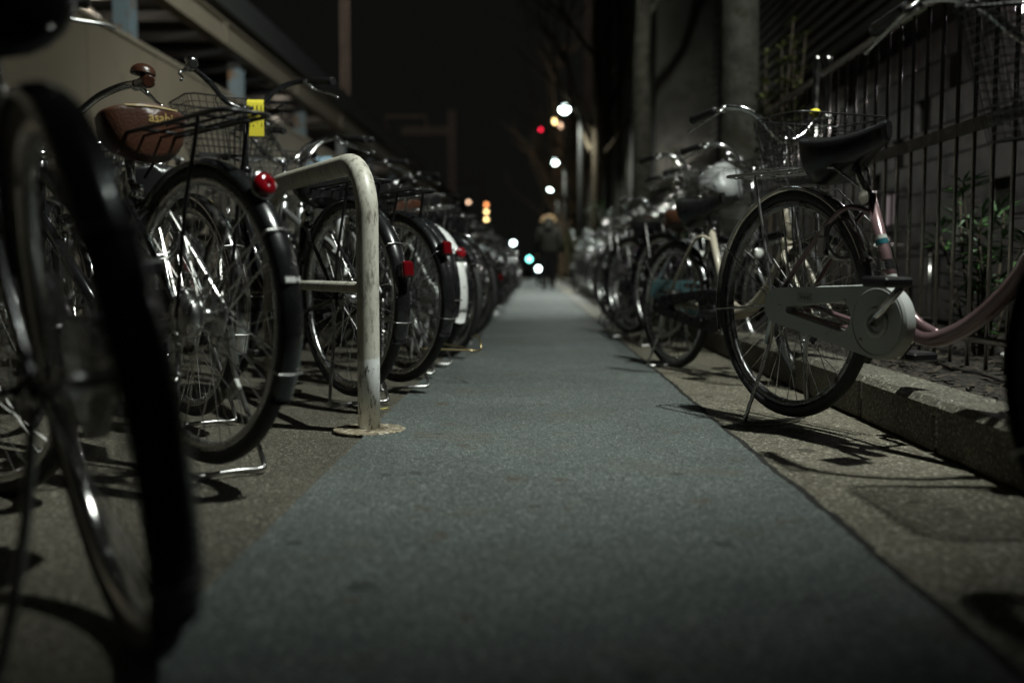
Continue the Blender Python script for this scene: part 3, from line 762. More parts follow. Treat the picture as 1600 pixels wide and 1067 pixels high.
def row(items, side, anchor, group):
    prev = None
    for i, (x, y, th, tp, colr, fen, bask) in enumerate(items):
        src = TPL[tp]
        if src.name in used:
            o = copy_bike(src, (x, y), rotL(th) if side == 'left' else rotR(th), lean=rnd.uniform(-3.5, 3))
        else:
            o = src; used.add(src.name); o.location = (x, y, src.location.z)
            o.rotation_euler = (0, src.rotation_euler.y, rotL(th) if side == 'left' else rotR(th))
        set_role(o, 'frame', PAINTS[colr])
        fm = {'chrome': M['chrome'], 'black': M['blackpaint'], 'white': M['whitep']}[fen]
        set_role(o, 'fender', fm)
        set_role(o, 'basket', M['wiresteel'] if bask else M['wireblack'])
        set_role(o, 'carrier', M['steel'] if bask else M['wireblack'])
        if rnd.random() < .25: set_role(o, 'saddle', M['brownv'])
        else: set_role(o, 'saddle', M['vinyl'])
        set_role(o, 'case', M['greyc'] if fen == 'white' or rnd.random() < .3 else M['blackp'])
        kind = {'loop': 'loop frame bicycle', 'city': 'city bicycle', 'step': 'basketless bicycle', 'flat': 'flat bar bicycle'}[tp]
        o['label'] = '%s %s, %s fenders, %s %s' % (colr, kind, fen, ORD[i], anchor)
        o['group'] = group; o['category'] = 'bicycle'
used = set()
cols = ['black','black','silver','black','navy','white','maroon','black','silver','light blue','black','purple','dark green','black','red','silver']
it = []; y = 4.45; i = 0
first = [('city','silver','black',1), ('loop','white','white',1), ('flat','black','black',0), ('loop','black','black',0), ('city','navy','chrome',1), ('flat','black','black',0)]
while y < 23.0:
    if i < len(first): tp, c_, f_, b_ = first[i]
    else:
        tp = rnd.choice(['loop','loop','city','city','step','flat']); c_ = rnd.choice(cols); f_ = rnd.choice(['black','chrome','black','black','chrome']); b_ = rnd.random() < .5
    it.append((-.53+rnd.uniform(-.06,.05), y, 43+rnd.uniform(-7,6), tp, c_, f_, b_))
    y += rnd.uniform(.40,.50) if y < 14 else rnd.uniform(.5,.62); i += 1
row(it, 'left', 'beyond the hoop, left row', LG)
NL = len(it)
it = []; y = 7.75; i = 0
while y < 23.5:
    tp = rnd.choice(['loop','city','city','step','loop']); c_ = rnd.choice(['black','purple','black','silver','purple','navy','maroon','black']); f_ = rnd.choice(['black','chrome','black'])
    it.append((.90+rnd.uniform(-.06,.08) + (.06 if y > 9 else -.15), y, 62+rnd.uniform(-5,5), tp, c_, f_, rnd.random() < .6))
    y += rnd.uniform(.46,.60); i += 1
row(it, 'right', 'past the white tag, right row', RG)

BG = 'bicycles standing along the station wall'
it = []; y = 3.1
while y < 15:
    it.append((-2.75+rnd.uniform(-.1,.1), y, rnd.uniform(-6,6), rnd.choice(['loop','city','step']), rnd.choice(['black','silver','navy','maroon']), rnd.choice(['black','chrome']), rnd.random() < .5)); y += rnd.uniform(.55, .8)
_rL = rotL; rotL = lambda th: R_(-47+th)
row(it, 'left', 'by the station wall, back row', BG)
rotL = _rL
# folded stand of the silver bicycle beyond the hoop, sticking out towards the path
bpy.context.view_layer.update(); IM = b3.matrix_world.inverted()
ps = [at(672,524,4.25), at(690,536,4.2), at(722,543,4.15), at(748,548,4.1), at(751,536,4.12), at(746,524,4.18), at(737,527,4.2), at(730,541,4.2), at(744,547,4.12)]
fs2 = MB().tube([IM @ p for p in cr(ps[:7], 4)], .0042, 8).tube([IM @ p for p in cr([at(655,545,4.1), at(690,546,4.1), at(748,548,4.1)], 3)], .0042, 8)
fs2.build('stand', mat('brassy_steel', (.42,.33,.18), metal=1, rough=.35), b3)

# ---- tags hanging on bikes
def on_bar(root, lx, ly, lz): 
    bpy.context.view_layer.update(); return root.matrix_world @ Vector((lx, ly, lz))
def paper_tag(root, lp, w_, h_, rz, m, label, lines=True, name='paper_tag', band=True):
    p = on_bar(root, *lp); t = empty(name, p, rz); tag(t, label, 'tag')
    mb = MB(); n = 10; r = .017
    prof = [(r*cos(a)+0, r*sin(a)) for a in [R_(200-200*i/n) for i in range(n+1)]]   # over the bar
    prof = [(y_, z_) for (y_, z_) in prof]
    prof.append((r+.003, -h_*.45)); prof.append((r-.002, -h_))
    vs = []
    for (yy, zz) in prof: vs += [(-w_/2, yy, zz), (w_/2, yy, zz)]
    th = [(v[0], v[1]*.94-.0006, v[2]) for v in vs]; k = len(vs)
    fs = [(2*i, 2*i+1, 2*i+3, 2*i+2) for i in range(len(prof)-1)]
    fs += [tuple(k+q for q in reversed(f)) for f in fs]
    mb.add(vs+th, fs, True); mb.build('card', m, t)
    if lines:
        q = MB()
        for j in range(4):
            for i in range(9):
                ww = .0042; zc = -.012-.010*i
                if (i+j) % 5 == 4: continue
                x = -w_/2+.009+j*(w_-.018)/3
                q.box((x, r+.0035 - (0 if zc > -h_*.45 else .002), zc), (ww*(.7+.5*rnd.random()), .0008, .0062))
        q.build('print', M['ink'], t)
    return t
# yellow tag faces the camera (local +y towards the camera)
paper_tag(b2, (.85, -.055, 1.165), .068, .135, R_(180+8), M['yellow'], 'yellow printed paper tag wrapped over the black handlebar beside a wire basket')
t = empty('paper_tag', on_bar(r3, .83, .10, 1.10), R_(20)); tag(t, 'square white card tag hanging from a chrome handlebar in the right row', 'tag')
MB().box((0,0,-.07), (.10,.0012,.10), rot=Matrix.Rotation(R_(38), 3, 'Y')).build('card', M['white'], t); MB().tube([(0,0,0),(0,0,-.02)], .0012, 4).build('string', M['white'], t)

# ---- bags lying in baskets
def bag(root, lp, r, m, label, seed):
    p = on_bar(root, *lp); b = MB().ball((0,0,0), r, 28, 18)
    for v in b.v:
        d = v.copy(); k = 1 + .22*mnoise.noise(d*14+Vector((seed,0,0))) + .16*abs(mnoise.noise(d*34+Vector((seed,3,0))))
        v.x *= k; v.y *= k; v.z *= k
    o = b.build('shopping_bag', m); o.location = p; tag(o, label, 'bag')
M['plas'] = mat('crumpled_white_plastic', (.36,.365,.36), rough=.35, bump=.6, bs=30)
M['blueb'] = mat('pale_blue_bag', (.25,.36,.45), rough=.6, bump=.5, bs=25)
bag(r3, (1.06, 0, .98), (.13,.15,.12), M['plas'], 'crumpled white plastic bag in the basket of the white tagged bicycle', 3)
_ls = sorted([o for o in COL.objects if o.get('group') == LG and o.parent is None and 'left row' in o['label']], key=lambda o: o.location.y)
_lb = [o for o in _ls if any(c.name.startswith('basket') for c in o.children)]
bag(_lb[1], (1.06, 0, 1.0), (.12,.14,.12), M['blueb'], 'pale blue bag in a front basket in the near left row', 8)
bag(_lb[4], (1.06, 0, .98), (.12,.15,.11), M['plas'], 'white bag in a front basket farther along the left row', 12)

# ================================================================ fence on the right
M['stain'] = mat('stainless_fence', (.42,.40,.38), metal=1, rough=.2, rvar=.08, vs=18, dirt=(.2,.17,.15), ds=22, dth=.68)
M['midr'] = mat('dull_dark_rail', (.05,.047,.042), rough=.5, rvar=.1, vs=15)
FX = 1.62
fn = empty('railing', (FX, 0, 0)); tag(fn, 'tall steel railing of upright bars standing behind the kerb', 'railing')
def fbar(mb, y, z0, z1, r=.0085): mb.tube([(0,y,z0),(0,y,z1)], r, 8)
y0, y1 = 1.2, 26.0
MB().tube([(0,y0,1.575),(0,y1,1.575)], .021, 12).build('top_rail', M['stain'], fn)
MB().box((0,(y0+y1)/2,1.01), (.012,y1-y0,.05)).build('middle_rail', M['midr'], fn)
MB().tube([(0,y0,.225),(0,y1,.225)], .014, 10).build('bottom_rail', M['stain'], fn)
y = y0+.07; nb = 0; far = MB()
while y < y1:
    if nb < 99:
        q = MB(); fbar(q, y, .12, 1.56); q.build('bar', M['stain'], fn)
    else: fbar(far, y, .12, 1.56)
    nb += 1; y += .155
fo = far.build('bar', M['stain'], fn); fo['kind'] = 'stuff'
for py in (3.0, 5.74, 8.5, 11.3, 14.1, 17, 20, 23, 26):
    q = MB().tube([(-.03,py,.05),(-.03,py,1.66)], .022, 12).ball((-.03,py,1.66), .024, 12, 6, half=True).tube([(.03,py,.05),(.03,py,1.66)], .022, 12).ball((.03,py,1.66), .024, 12, 6, half=True)
    q.build('post', M['stain'], fn)

# ---- right building
M['clad'] = mat('dark_grey_render', (.045,.042,.036), rough=.9, ior=1.2, var=.3, vs=1.2, bump=.3, bs=40, dirt=(.03,.028,.024), ds=1.8, dth=.52)
M['clad2'] = mat('dark_louvre_metal', (.035,.034,.03), rough=.55, var=.25, vs=2)
M['tilem'] = mat('grey_pink_tile', (.085,.075,.072), rough=.5, var=.3, vs=7, dirt=(.035,.031,.029), ds=4, dth=.5)
M['glassd'] = mat('dark_window_glass', (.02,.022,.024), rough=.08)
M['winlit'] = mat('dim_lit_blind', (.5,.42,.42), rough=.6, em=(1,.82,.84), ems=.16)
bd = empty('office_building', (2.75, 8, 0)); tag(bd, 'dark building with louvred facade and tiled base behind the steel railing', 'building')
def bx(name, m, boxes, parent):
    q = MB()
    for c, d in boxes: q.box(c, d)
    return q.build(name, m, parent)
bx('wall', M['clad'], [((2.2, 0, 6.5), (4.0, 17.5, 7.9)), ((2.35, 0, 1.2), (4.0, 17.5, 2.7))], bd)
tl = []
for j in range(64):
    for k in range(9):
        if (j*7+k*3) % 11 == 0: continue
        tl.append(((.335, -8.6+j*.27, .22+k*.245), (.03, .255, .23)))
bx('tiled_base', M['tilem'], tl, bd)
bx('cornice', M['clad'], [((.16, 0, 2.50), (.30, 17.6, .10)), ((.175, 0, 2.36), (.20, 17.5, .04))], bd)
bx('louvre', M['clad2'], [((.17, 0, 2.72+.13*k), (.05, 17.4, .055)) for k in range(14)], bd)
for k in range(5):
    wy = -6+3.0*k
    wn = bx('window', M['clad2'], [((.17, wy, 4.85), (.10, 1.5, .06)), ((.17, wy, 6.05), (.10, 1.5, .06)), ((.17, wy-.72, 5.45), (.10, .06, 1.2)), ((.17, wy+.72, 5.45), (.10, .06, 1.2)), ((.17, wy, 5.45), (.08, .04, 1.2))], bd)
    bx('pane', M['glassd'], [((.19, wy, 5.45), (.03, 1.4, 1.2))], wn)
vw = bx('vent_window', M['clad2'], [((.31, .75, 1.16), (.04, .50, .03)), ((.31, .75, .52), (.04, .50, .03)), ((.31,.75,.82), (.035,.5,.03))] + [((.305,.75,.55+.035*k), (.012,.48,.006)) for k in range(17)], bd)
for (dy, z, w_, h_) in ((.06,.99,.16,.26), (.06,.66,.16,.20), (-.16,.99,.07,.26)):
    bx('pane', M['winlit'], [((.318, .75+dy, z), (.012, w_, h_))], vw)
# taller dark building further on
b2_ = empty('tower_building', (2.15, 30, 0)); tag(b2_, 'tall dark building further along the right side, plain wall with a drainpipe', 'building')
bx('wall', M['clad'], [((3.0, 0, 8), (6.0, 26, 16.2))], b2_)
bx('pilaster', M['clad'], [((-.06, -12.9+4*k, 8), (.14, .5, 16)) for k in range(7)], b2_)
MB().tube([(-.08,-10.6,0),(-.08,-10.6,12)], .05, 10).build('drainpipe', M['clad2'], b2_)
for k in range(4):
    w_ = bx('window', M['clad2'], [((-.02,-8+5*k,4.6),(.08,1.6,.08)),((-.02,-8+5*k,5.8),(.08,1.6,.08)),((-.02,-8.8+5*k,5.2),(.08,.08,1.2)),((-.02,-7.2+5*k,5.2),(.08,.08,1.2))], b2_)
    bx('pane', M['glassd'], [((0,-8+5*k,5.2),(.04,1.5,1.1))], w_)
# pipe barrier standing between railing and building
pb = empty('pipe_barrier', (2.3, 6.6, 0)); tag(pb, 'low horizontal steel pipe barrier seen through the railing', 'barrier')
MB().tube([(-.28,0,.63),(.36,0,.63)], .022, 10).build('rail', M['stain'], pb)
for x in (-.22, .30):
    MB().tube([(x,.03,.04),(x,.03,.65)], .02, 8).build('leg', M['stain'], pb)

# ---- lamps
def lamp_light(name, loc, energy, color, spot=None, aim=None, size=.08, blend=.6, parent=None):
    ld = bpy.data.lights.new(name, 'SPOT' if spot else 'POINT'); ld.energy = energy; ld.color = color; ld.shadow_soft_size = size
    if spot: ld.spot_size = R_(spot); ld.spot_blend = blend
    o = bpy.data.objects.new(name, ld); COL.objects.link(o); o.location = loc
    if aim is not None: o.rotation_euler = (Vector(aim)-Vector(loc)).to_track_quat('-Z', 'Y').to_euler()
    return o
M['galv'] = mat('grey_lamp_post', (.012,.012,.011), metal=0, rough=.95, ior=1.08)
M['glow'] = mat('street_lamp_glow', (.9,.95,.9), em=(.80,1.0,.94), ems=26)
def street_lamp(base, head, label, energy, aim, spot=150, glow=M['glow'], size=.07, color=(.93,1.0,.93), blend=.7):
    t = empty('street_lamp', base); tag(t, label, 'street lamp', 'street lamps along the path')
    h = Vector(head)-Vector(base); r = Vector((h.x, h.y, 0)).length
    MB().tube([(0,0,0),(0,0,1.2),(0,0,h.z-.15)], [.06,.055,.04], 12).lathe([(.001,0),(.11,0),(.11,.02),(.065,.05),(.001,.05)], (0,0,0), 'z', 16).build('pole', M['galv'], t)
    MB().tube(cr([(0,0,h.z-.25), (h.x*.15,h.y*.15,h.z+.05), (h.x*.6,h.y*.6,h.z+.14), (h.x,h.y,h.z+.09)], 5), .025, 8).build('arm', M['galv'], t)
    hd_ = MB().ball((h.x,h.y,h.z+.05), (.17,.17,.075), 18, 8, half=True).lathe([(.13,.04),(.172,.04),(.172,.055),(.13,.055)], (h.x,h.y,h.z), 'z', 18).build('lamp_head', M['galv'], t)
    MB().ball((h.x,h.y,h.z+.035), (.115,.115,.10), 16, 10).build('globe', glow, t)
    lp = (head[0], head[1], head[2]-.12)
    lo_ = lamp_light('lamp_light', lp, energy, color, spot, aim, size, blend)
    return t
street_lamp((1.42, .35, 0), (1.62, 2.15, 4.95), 'street lamp overhead beside the near bicycles, out of the top of the picture', 1300, (-1.6, 6.5, 0), spot=106, blend=.60, size=.05)
street_lamp((1.80, 9.7, 0), (1.30, 9.9, 5.2), 'second street lamp overhead beyond the near trees', 1250, (-2.4, 15.5, .5), spot=118, blend=.8, size=.07)
for (px, py, Y, base, e, lab) in ((882,173,22.6, None, 1100, 'brightest street lamp seen above the walking person'), (867,255,36.5, None, 800, 'street lamp seen just below and beyond the brightest one'), (860,297,49, None, 600, 'farthest small street lamp seen above the walking person')):
    hp = at(px, py, Y)
    street_lamp((hp.x+.36, Y+.05, 0), tuple(hp), lab, e, (0, Y-.5, 0), spot=160)

# signals and far lights
def glow(name, c, s): return mat(name, c, em=c, ems=s)
def signal(name, label, cat, pts, poleX, Y, r=.07, group=None):
    """pts: (px, py, colour material) at depth Y"""
    P0 = [at(px, py, Y) for (px, py, m) in pts]
    base = Vector((poleX, Y+.12, 0)); t = empty(name, base); tag(t, label, cat, group)
    top = max(p.z for p in P0)+.35
    MB().tube([(0,0,0),(0,0,top)], .05, 8).build('pole', M['galv'], t)
    hs = MB(); xs = [p.x for p in P0]; zs = [p.z for p in P0]
    hs.box(((min(xs)+max(xs))/2-base.x, -.03, (min(zs)+max(zs))/2), (max(xs)-min(xs)+.3, .1, max(zs)-min(zs)+.3))
    if abs((min(xs)+max(xs))/2-base.x) > .2: hs.tube([(0,0,max(zs)), ((min(xs)+max(xs))/2-base.x, 0, max(zs))], .03, 6)
    hs.build('housing', M['galv'], t)
    for p, (px, py, m) in zip(P0, pts):
        q = p-base; MB().ball((q.x, q.y-.03, q.z), (r, r*.5, r), 12, 8).build('lamp', m, t)
    return t
G_or = glow('orange_signal_glow', (1,.35,.12), 5); G_ye = glow('yellow_signal_glow', (1,.72,.30), 7); G_rd = glow('red_signal_glow', (1,.02,.06), 5)
G_tl = glow('teal_lamp_glow', (.25,1,.85), 9); G_wh = glow('white_lamp_glow', (.8,1,1), 16); G_pk = glow('pale_orange_glow', (1,.65,.42), 4)
signal('railway_signal', 'railway signal with three stacked orange and yellow lamps', 'signal', [(760,320,G_or),(760,331,G_ye),(760,343,G_ye)], at(760,320,46).x, 46, r=.075)
signal('marker_lamp', 'single pale orange marker lamp left of the three stacked signal lamps', 'lamp', [(732,316,G_pk)], at(732,316,46).x, 46, r=.07)
signal('traffic_signal', 'traffic signal with one small red lamp high beside the trees', 'traffic signal', [(845,203,G_rd)], at(905,203,50).x, 50, r=.07)
signal('shop_lamp', 'pair of round orange lamps below the brightest street lamp', 'lamp', [(868,190,G_ye),(874,197,G_pk)], at(900,190,44).x, 44, r=.12)
signal('path_lamp', 'low white lamp glowing at the end of the left bicycle row', 'path lamp', [(802,380,G_wh)], at(802,380,34).x, 34, r=.075)
signal('path_lamp', 'low teal lamp glowing left of the walking person', 'path lamp', [(827,405,G_tl)], at(826,405,44).x, 44, r=.1)
signal('path_lamp', 'low white lamp glowing at the left knee of the walking person', 'path lamp', [(841,420,G_wh)], at(841,420,30).x, 30, r=.07)
# wall lamp glow on the building behind the bikes
wp = at(1062, 248, 16.86); t = empty('wall_lamp', wp); tag(t, 'wall lamp throwing a pale glow on the building above the right bicycles', 'wall lamp')
MB().box((0,.05,0), (.12,.16,.10), bev=.01).build('housing', M['galv'], t); MB().ball((0,0,-.04), .05, 10, 6).build('bulb', glow('wall_lamp_bulb', (1,1,.9), 2.0), t)
t2 = wp+Vector((0,-.22,-.10)); lamp_light('wall_light', tuple(t2), 14, (1,1,.92), size=.06)

# ---- trees
M['bark'] = mat('grey_bark', (.036,.035,.029), rough=1, ior=1.12, var=.35, vs=9, bump=.9, bs=26, dirt=(.025,.024,.017), ds=5, dth=.52)
M['bark2'] = mat('brown_bark', (.14,.105,.07), rough=1, ior=1.12, var=.35, vs=8, bump=.8, bs=22)
def bark_tree(base, h, r0, seed, label, forks=(.45,.6,.7), lean=(0,0), m=None, spread=1.0, depth=4, name='street_tree'):
    rg = random.Random(seed); t = empty(name, base); tag(t, label, 'tree', 'trees along the right side of the path')
    m = m or M['bark']
    P = []; n = 16
    for i in range(n+1):
        u = i/n; z = h*u
        P.append(Vector((lean[0]*u*u+ .05*mnoise.noise(Vector((seed, z*.8, 0))), lean[1]*u*u+.05*mnoise.noise(Vector((seed, z*.8, 9))), z)))
    Rr = [r0*(1.0+.75*math.exp(-i/n*h/.28))*(1-.62*(i/n)) for i in range(n+1)]
    q = MB().tube(P, Rr, 20)
    for i_, v in enumerate(q.v):
        a = math.atan2(v.y, v.x); v += Vector((cos(a), sin(a), 0))*(r0*.10*mnoise.noise(Vector((cos(a)*1.6, sin(a)*1.6, v.z*1.4+seed))))
    q.build('trunk', m, t)
    br = MB()
    def grow(p, d, L_, r, dep):
        pts = [p]; q_ = p.copy(); dd = d.copy(); k = 5
        for i in range(k):
            dd = (dd + Vector((rg.uniform(-1,1), rg.uniform(-1,1), rg.uniform(-.3,.7)))*.20).normalized(); q_ = q_ + dd*L_/k; pts.append(q_.copy())
        br.tube(pts, [r*(1-.5*i/k) for i in range(k+1)], 6 if dep > 1 else 4, cap=False)
        if dep > 0:
            for j in range(rg.choice((2,3,3))):
                b_ = pts[rg.choice((2,3,4,5))]; nd = (dd+Vector((rg.uniform(-1,1), rg.uniform(-1,1), rg.uniform(-.1,.8)))*.75*spread).normalized()
                grow(b_, nd, L_*rg.uniform(.55,.8), r*.5, dep-1)
    for f in forks:
        a = rg.uniform(0, 2*pi); i = int(f*n)
        for s in range(2):
            a += rg.uniform(1.8, 3.6); grow(P[i], Vector((cos(a)*.62*spread, sin(a)*.62*spread, .8)).normalized(), h*.28, Rr[i]*.5, depth-1)
    grow(P[-1], Vector((0,0,1)), h*.25, Rr[-1]*.9, depth-1)
    br.build('crown', m, t); return t
bark_tree((1.47, 7.25, .08), 7.5, .165, 3, 'thick grey tree trunk rising behind the pink bicycle and railing', lean=(-.10,.1))
bark_tree((1.45, 13.7, .08), 8.5, .15, 8, 'dark tree trunk second from the camera on the right', lean=(.05,0), m=mat('dark_bark', (.018,.017,.013), rough=1, ior=1.1, var=.4, vs=9, bump=.9, bs=26))
bark_tree((1.42, 22.6, .08), 9, .15, 12, 'pale forked tree trunk in the middle of the right tree row', forks=(.34,.42,.6), lean=(-.1,0), m=mat('mid_brown_bark', (.028,.022,.015), rough=1, ior=1.1, var=.4, vs=9, bump=.9, bs=26))
bark_tree((1.30, 31, .08), 7, .13, 15, 'slim brown tree lit by the street lamps above the person', forks=(.28,.4,.55), m=M['bark2'], lean=(-.3,0), spread=.8)
bark_tree((1.22, 40, .08), 7, .13, 23, 'small brown tree farther along, just right of the person', forks=(.25,.4,.55), m=M['bark2'], lean=(-.4,0), spread=.8)
bark_tree((1.20, 52, .08), 8, .14, 31, 'farthest bare tree at the end of the path', forks=(.25,.4,.55), m=M['bark2'], lean=(-.3,0))

# ---- plants
M['leaf'] = mat('green_leaf', (.035,.085,.022), rough=.45, var=.4, vs=20)
M['leafy'] = mat('yellow_green_leaf', (.09,.10,.03), rough=.5, var=.4, vs=20)
M['leafd'] = mat('dark_leaf', (.02,.045,.014), rough=.4, var=.3, vs=20)
M['litter'] = mat('dead_leaves', (.038,.028,.018), rough=.8, var=.6, vs=9)
M['stemw'] = mat('woody_stem', (.06,.045,.03), rough=.9)
def leaf(mb, p, d, L_, w_, up=Vector((0,0,1))):
    d = d.normalized(); s = d.cross(up); s = s.normalized() if s.length > 1e-3 else Vector((1,0,0)); n = s.cross(d)
    mb.add([p, p+d*L_*.45+s*w_*.5+n*L_*.03, p+d*L_-n*L_*.08, p+d*L_*.45-s*w_*.5+n*L_*.03], [(0,1,2,3)])
def shrub(base, h, rad, nst, label, m, seed, L_=.10, w_=.022, per=26, name='shrub', z0=.15):
    rg = random.Random(seed); t = empty(name, base); tag(t, label, 'plant', 'plants along the railing')
    st_, lf = MB(), MB()
    for i in range(nst):
        a = rg.uniform(0, 2*pi); rr = rad*math.sqrt(rg.random()); top = Vector((cos(a)*rr, sin(a)*rr, h*rg.uniform(.6,1)))
        b_ = Vector((cos(a)*rr*.25, sin(a)*rr*.25, 0)); mid = (b_+top)/2+Vector((rg.uniform(-.1,.1)*rad, rg.uniform(-.1,.1)*rad, h*.1))
        P = cr([b_, mid, top], 5); st_.tube(P, [.008-.005*k/len(P) for k in range(len(P))], 5)
        for k in range(per):
            u = z0+(1-z0)*rg.random(); p = P[min(len(P)-1, int(u*len(P)))]; a2 = rg.uniform(0, 2*pi)
            leaf(lf, p+Vector((rg.uniform(-.02,.02),)*3), Vector((cos(a2), sin(a2), rg.uniform(-.2,.9))), L_*rg.uniform(.6,1.2), w_*rg.uniform(.8,1.3))
    st_.build('stem', M['stemw'], t); lf.build('foliage', m, t); return t
shrub((1.98, 4.45, .1), .75, .22, 9, 'narrow leaved green plant behind the railing, nearest to the camera', M['leaf'], 4, L_=.13, w_=.018, per=34)
shrub((1.95, 3.85, .1), .55, .18, 6, 'low dark plant with narrow leaves behind the railing bars', M['leafd'], 5, L_=.11, w_=.018, per=28)
shrub((2.05, 3.6, .1), 1.6, .3, 8, 'tall thin twiggy plant behind the railing under the wire basket', M['leafd'], 9, L_=.07, w_=.03, per=22)
shrub((1.72, 7.2, .1), 2.15, .30, 16, 'yellow green climbing shrub beside the thick grey trunk', M['leafy'], 6, L_=.07, w_=.03, per=50, z0=.5)
shrub((1.36, 8.2, .1), 1.35, .3, 12, 'small dark green shrub at the foot of the thick trunk', M['leaf'], 17, L_=.08, w_=.035, per=45)
shrub((1.30, 16.5, .1), 1.55, .5, 26, 'bright green bush above the far right bicycles', M['leaf'], 7, L_=.10, w_=.045, per=60)
shrub((1.12, 19.5, .1), 1.15, .4, 20, 'lower green bush beyond the bright green bush', M['leaf'], 8, L_=.10, w_=.045, per=55)
shrub((1.25, 26, .1), 1.3, .5, 20, 'green bush beside the walking person', M['leafy'], 11, L_=.12, w_=.05, per=50)
lt = MB(); rg = random.Random(5)
for i in range(2600):
    y = 2.2+ (rg.random()**1.6)*9; x = 1.24+rg.random()**1.3*1.1
    a = rg.uniform(0, 2*pi); leaf(lt, Vector((x, y, .105+rg.uniform(0,.03))), Vector((cos(a), sin(a), rg.uniform(-.3,.4))), rg.uniform(.02,.06), rg.uniform(.01,.03))
tag(lt.build('leaf_litter', M['litter']), 'brown fallen leaves covering the soil under the railing', 'leaf litter', kind='stuff')
lt = MB()
for i in range(260):
    y = 1.2+rg.random()**1.5*8; x = .575+rg.uniform(-.02,.03) if rg.random() < .55 else (rg.uniform(-1.6,-.5) if rg.random() < .6 else rg.uniform(-.45,1.0))
    a = rg.uniform(0, 2*pi); leaf(lt, Vector((x, y, .008)), Vector((cos(a), sin(a), rg.uniform(0,.12))), rg.uniform(.006,.018), rg.uniform(.004,.008))
tag(lt.build('leaf_crumbs', M['litter']), 'tiny leaf crumbs scattered along the joint and pavement', 'leaf crumbs', kind='stuff')
sp = Vector((-.60, 3.32, .006)); t = MB().tube([sp, sp+Vector((.04,.0,.004)), sp+Vector((.085,.015,.003)), sp+Vector((.10,.05,.002))], .0028, 5).build('straw', mat('yellow_straw', (.55,.48,.12), rough=.6)); tag(t, 'bent yellow straw lying on the asphalt left of the hoop post', 'straw')
cn = MB().box((2.02-.2, 3.85, .15), (.05,.04,.025), bev=.008).build('crumpled_paper', M['white']); tag(cn, 'small crumpled white litter on the soil behind the railing', 'litter')

# ================================================================ left: station building
M['panel'] = mat('beige_wall_panel', (.135,.11,.075), rough=.7, var=.12, vs=.7, bump=.05, bs=30, dirt=(.10,.08,.055), ds=1.1, dth=.56)
M['beam'] = mat('beige_steel_girder', (.20,.17,.125), rough=.6, var=.15, vs=.8)
M['colb'] = mat('pale_blue_column_paint', (.18,.23,.255), rough=.5, dirt=(.20,.11,.055), ds=3.0, dth=.50)
M['roofd'] = mat('dark_roof_metal', (.035,.036,.036), rough=.6)
SX = -4.5
stn = empty('station_building', (SX, 14, 0)); tag(stn, 'beige panelled station side wall with open upper deck and blue steel columns', 'building')
pn = []; yy = -12.9
while yy < 50: pn.append(((0-.06, yy+.895, 1.5), (.12, 1.78, 3.02))); yy += 1.8
bx('wall_panel', M['panel'], pn, stn)
bx('coping', M['beam'], [((-.05, 18.5, 3.03), (.17, 63, .05))], stn)
bx('girder', M['beam'], [((-.05, 18.5, 3.89), (.02, 63, .34)), ((-.05, 18.5, 3.735), (.18, 63, .025)), ((-.05, 18.5, 4.065), (.18, 63, .025))], stn)
yy = -12.4
while yy < 50:
    bx('stiffener', M['beam'], [((-.0, yy, 3.90), (.07, .012, .30))], stn); yy += 4.35
for k in range(15):
    cy = -15.3+4.35*k
    if cy > 49: break
    bx('column', M['colb'], [((-.28, cy, 3.4), (.012, .20, .72)), ((-.28, cy-.1, 3.4), (.20, .014, .72)), ((-.28, cy+.1, 3.4), (.20, .014, .72))], stn)
for k in range(11):
    bx('inner_column', M['colb'], [((-2.4, -10+5.2*k, 2.2), (.16, .18, 3.6))], stn)
bx('purlin', M['roofd'], [((-2.2, -12+1.2*k, 3.98), (4.2, .07, .14)) for k in range(50)], stn)
bx('roof', M['roofd'], [((-2.3, 18.5, 4.20), (4.9, 63, .10)), ((-.35, 18.5, 4.42), (.9, 63, .34))], stn)
bx('deck', M['clad'], [((-2.4, 18.5, 2.3), (4.5, 63, .2)), ((-4.7, 18.5, 2.6), (.1, 63, 3.4))], stn)
rg = random.Random(3)
bx('deck_railing', M['steel'], [((-1.0, 18.5, 3.2), (.03, 60, .04))] + [((-1.0, -11+1.5*k, 2.85), (.03,.03,.7)) for k in range(40)], stn)
for (yq, e) in ((-1.0, 22), (8.5, 22), (20, 20)):
    tl_ = empty('deck_lamp', (SX-1.3, 14+yq, 3.86)); tag(tl_, 'dim tube lamp under the station roof, %s' % {-1.0: 'nearest of three', 8.5: 'middle of three', 20: 'farthest of three'}[yq], 'lamp', 'tube lamps under the station roof')
    MB().box((0,0,0), (.10,.9,.05), bev=.008).build('housing', M['roofd'], tl_); MB().tube([(0,-.42,-.04),(0,.42,-.04)], .013, 8).build('tube', glow('dim_tube_glow', (1,.9,.75), 1.2), tl_)
    lamp_light('deck_light', (SX-1.3, 14+yq, 3.70), e*1.1, (1,.86,.68), size=.15)

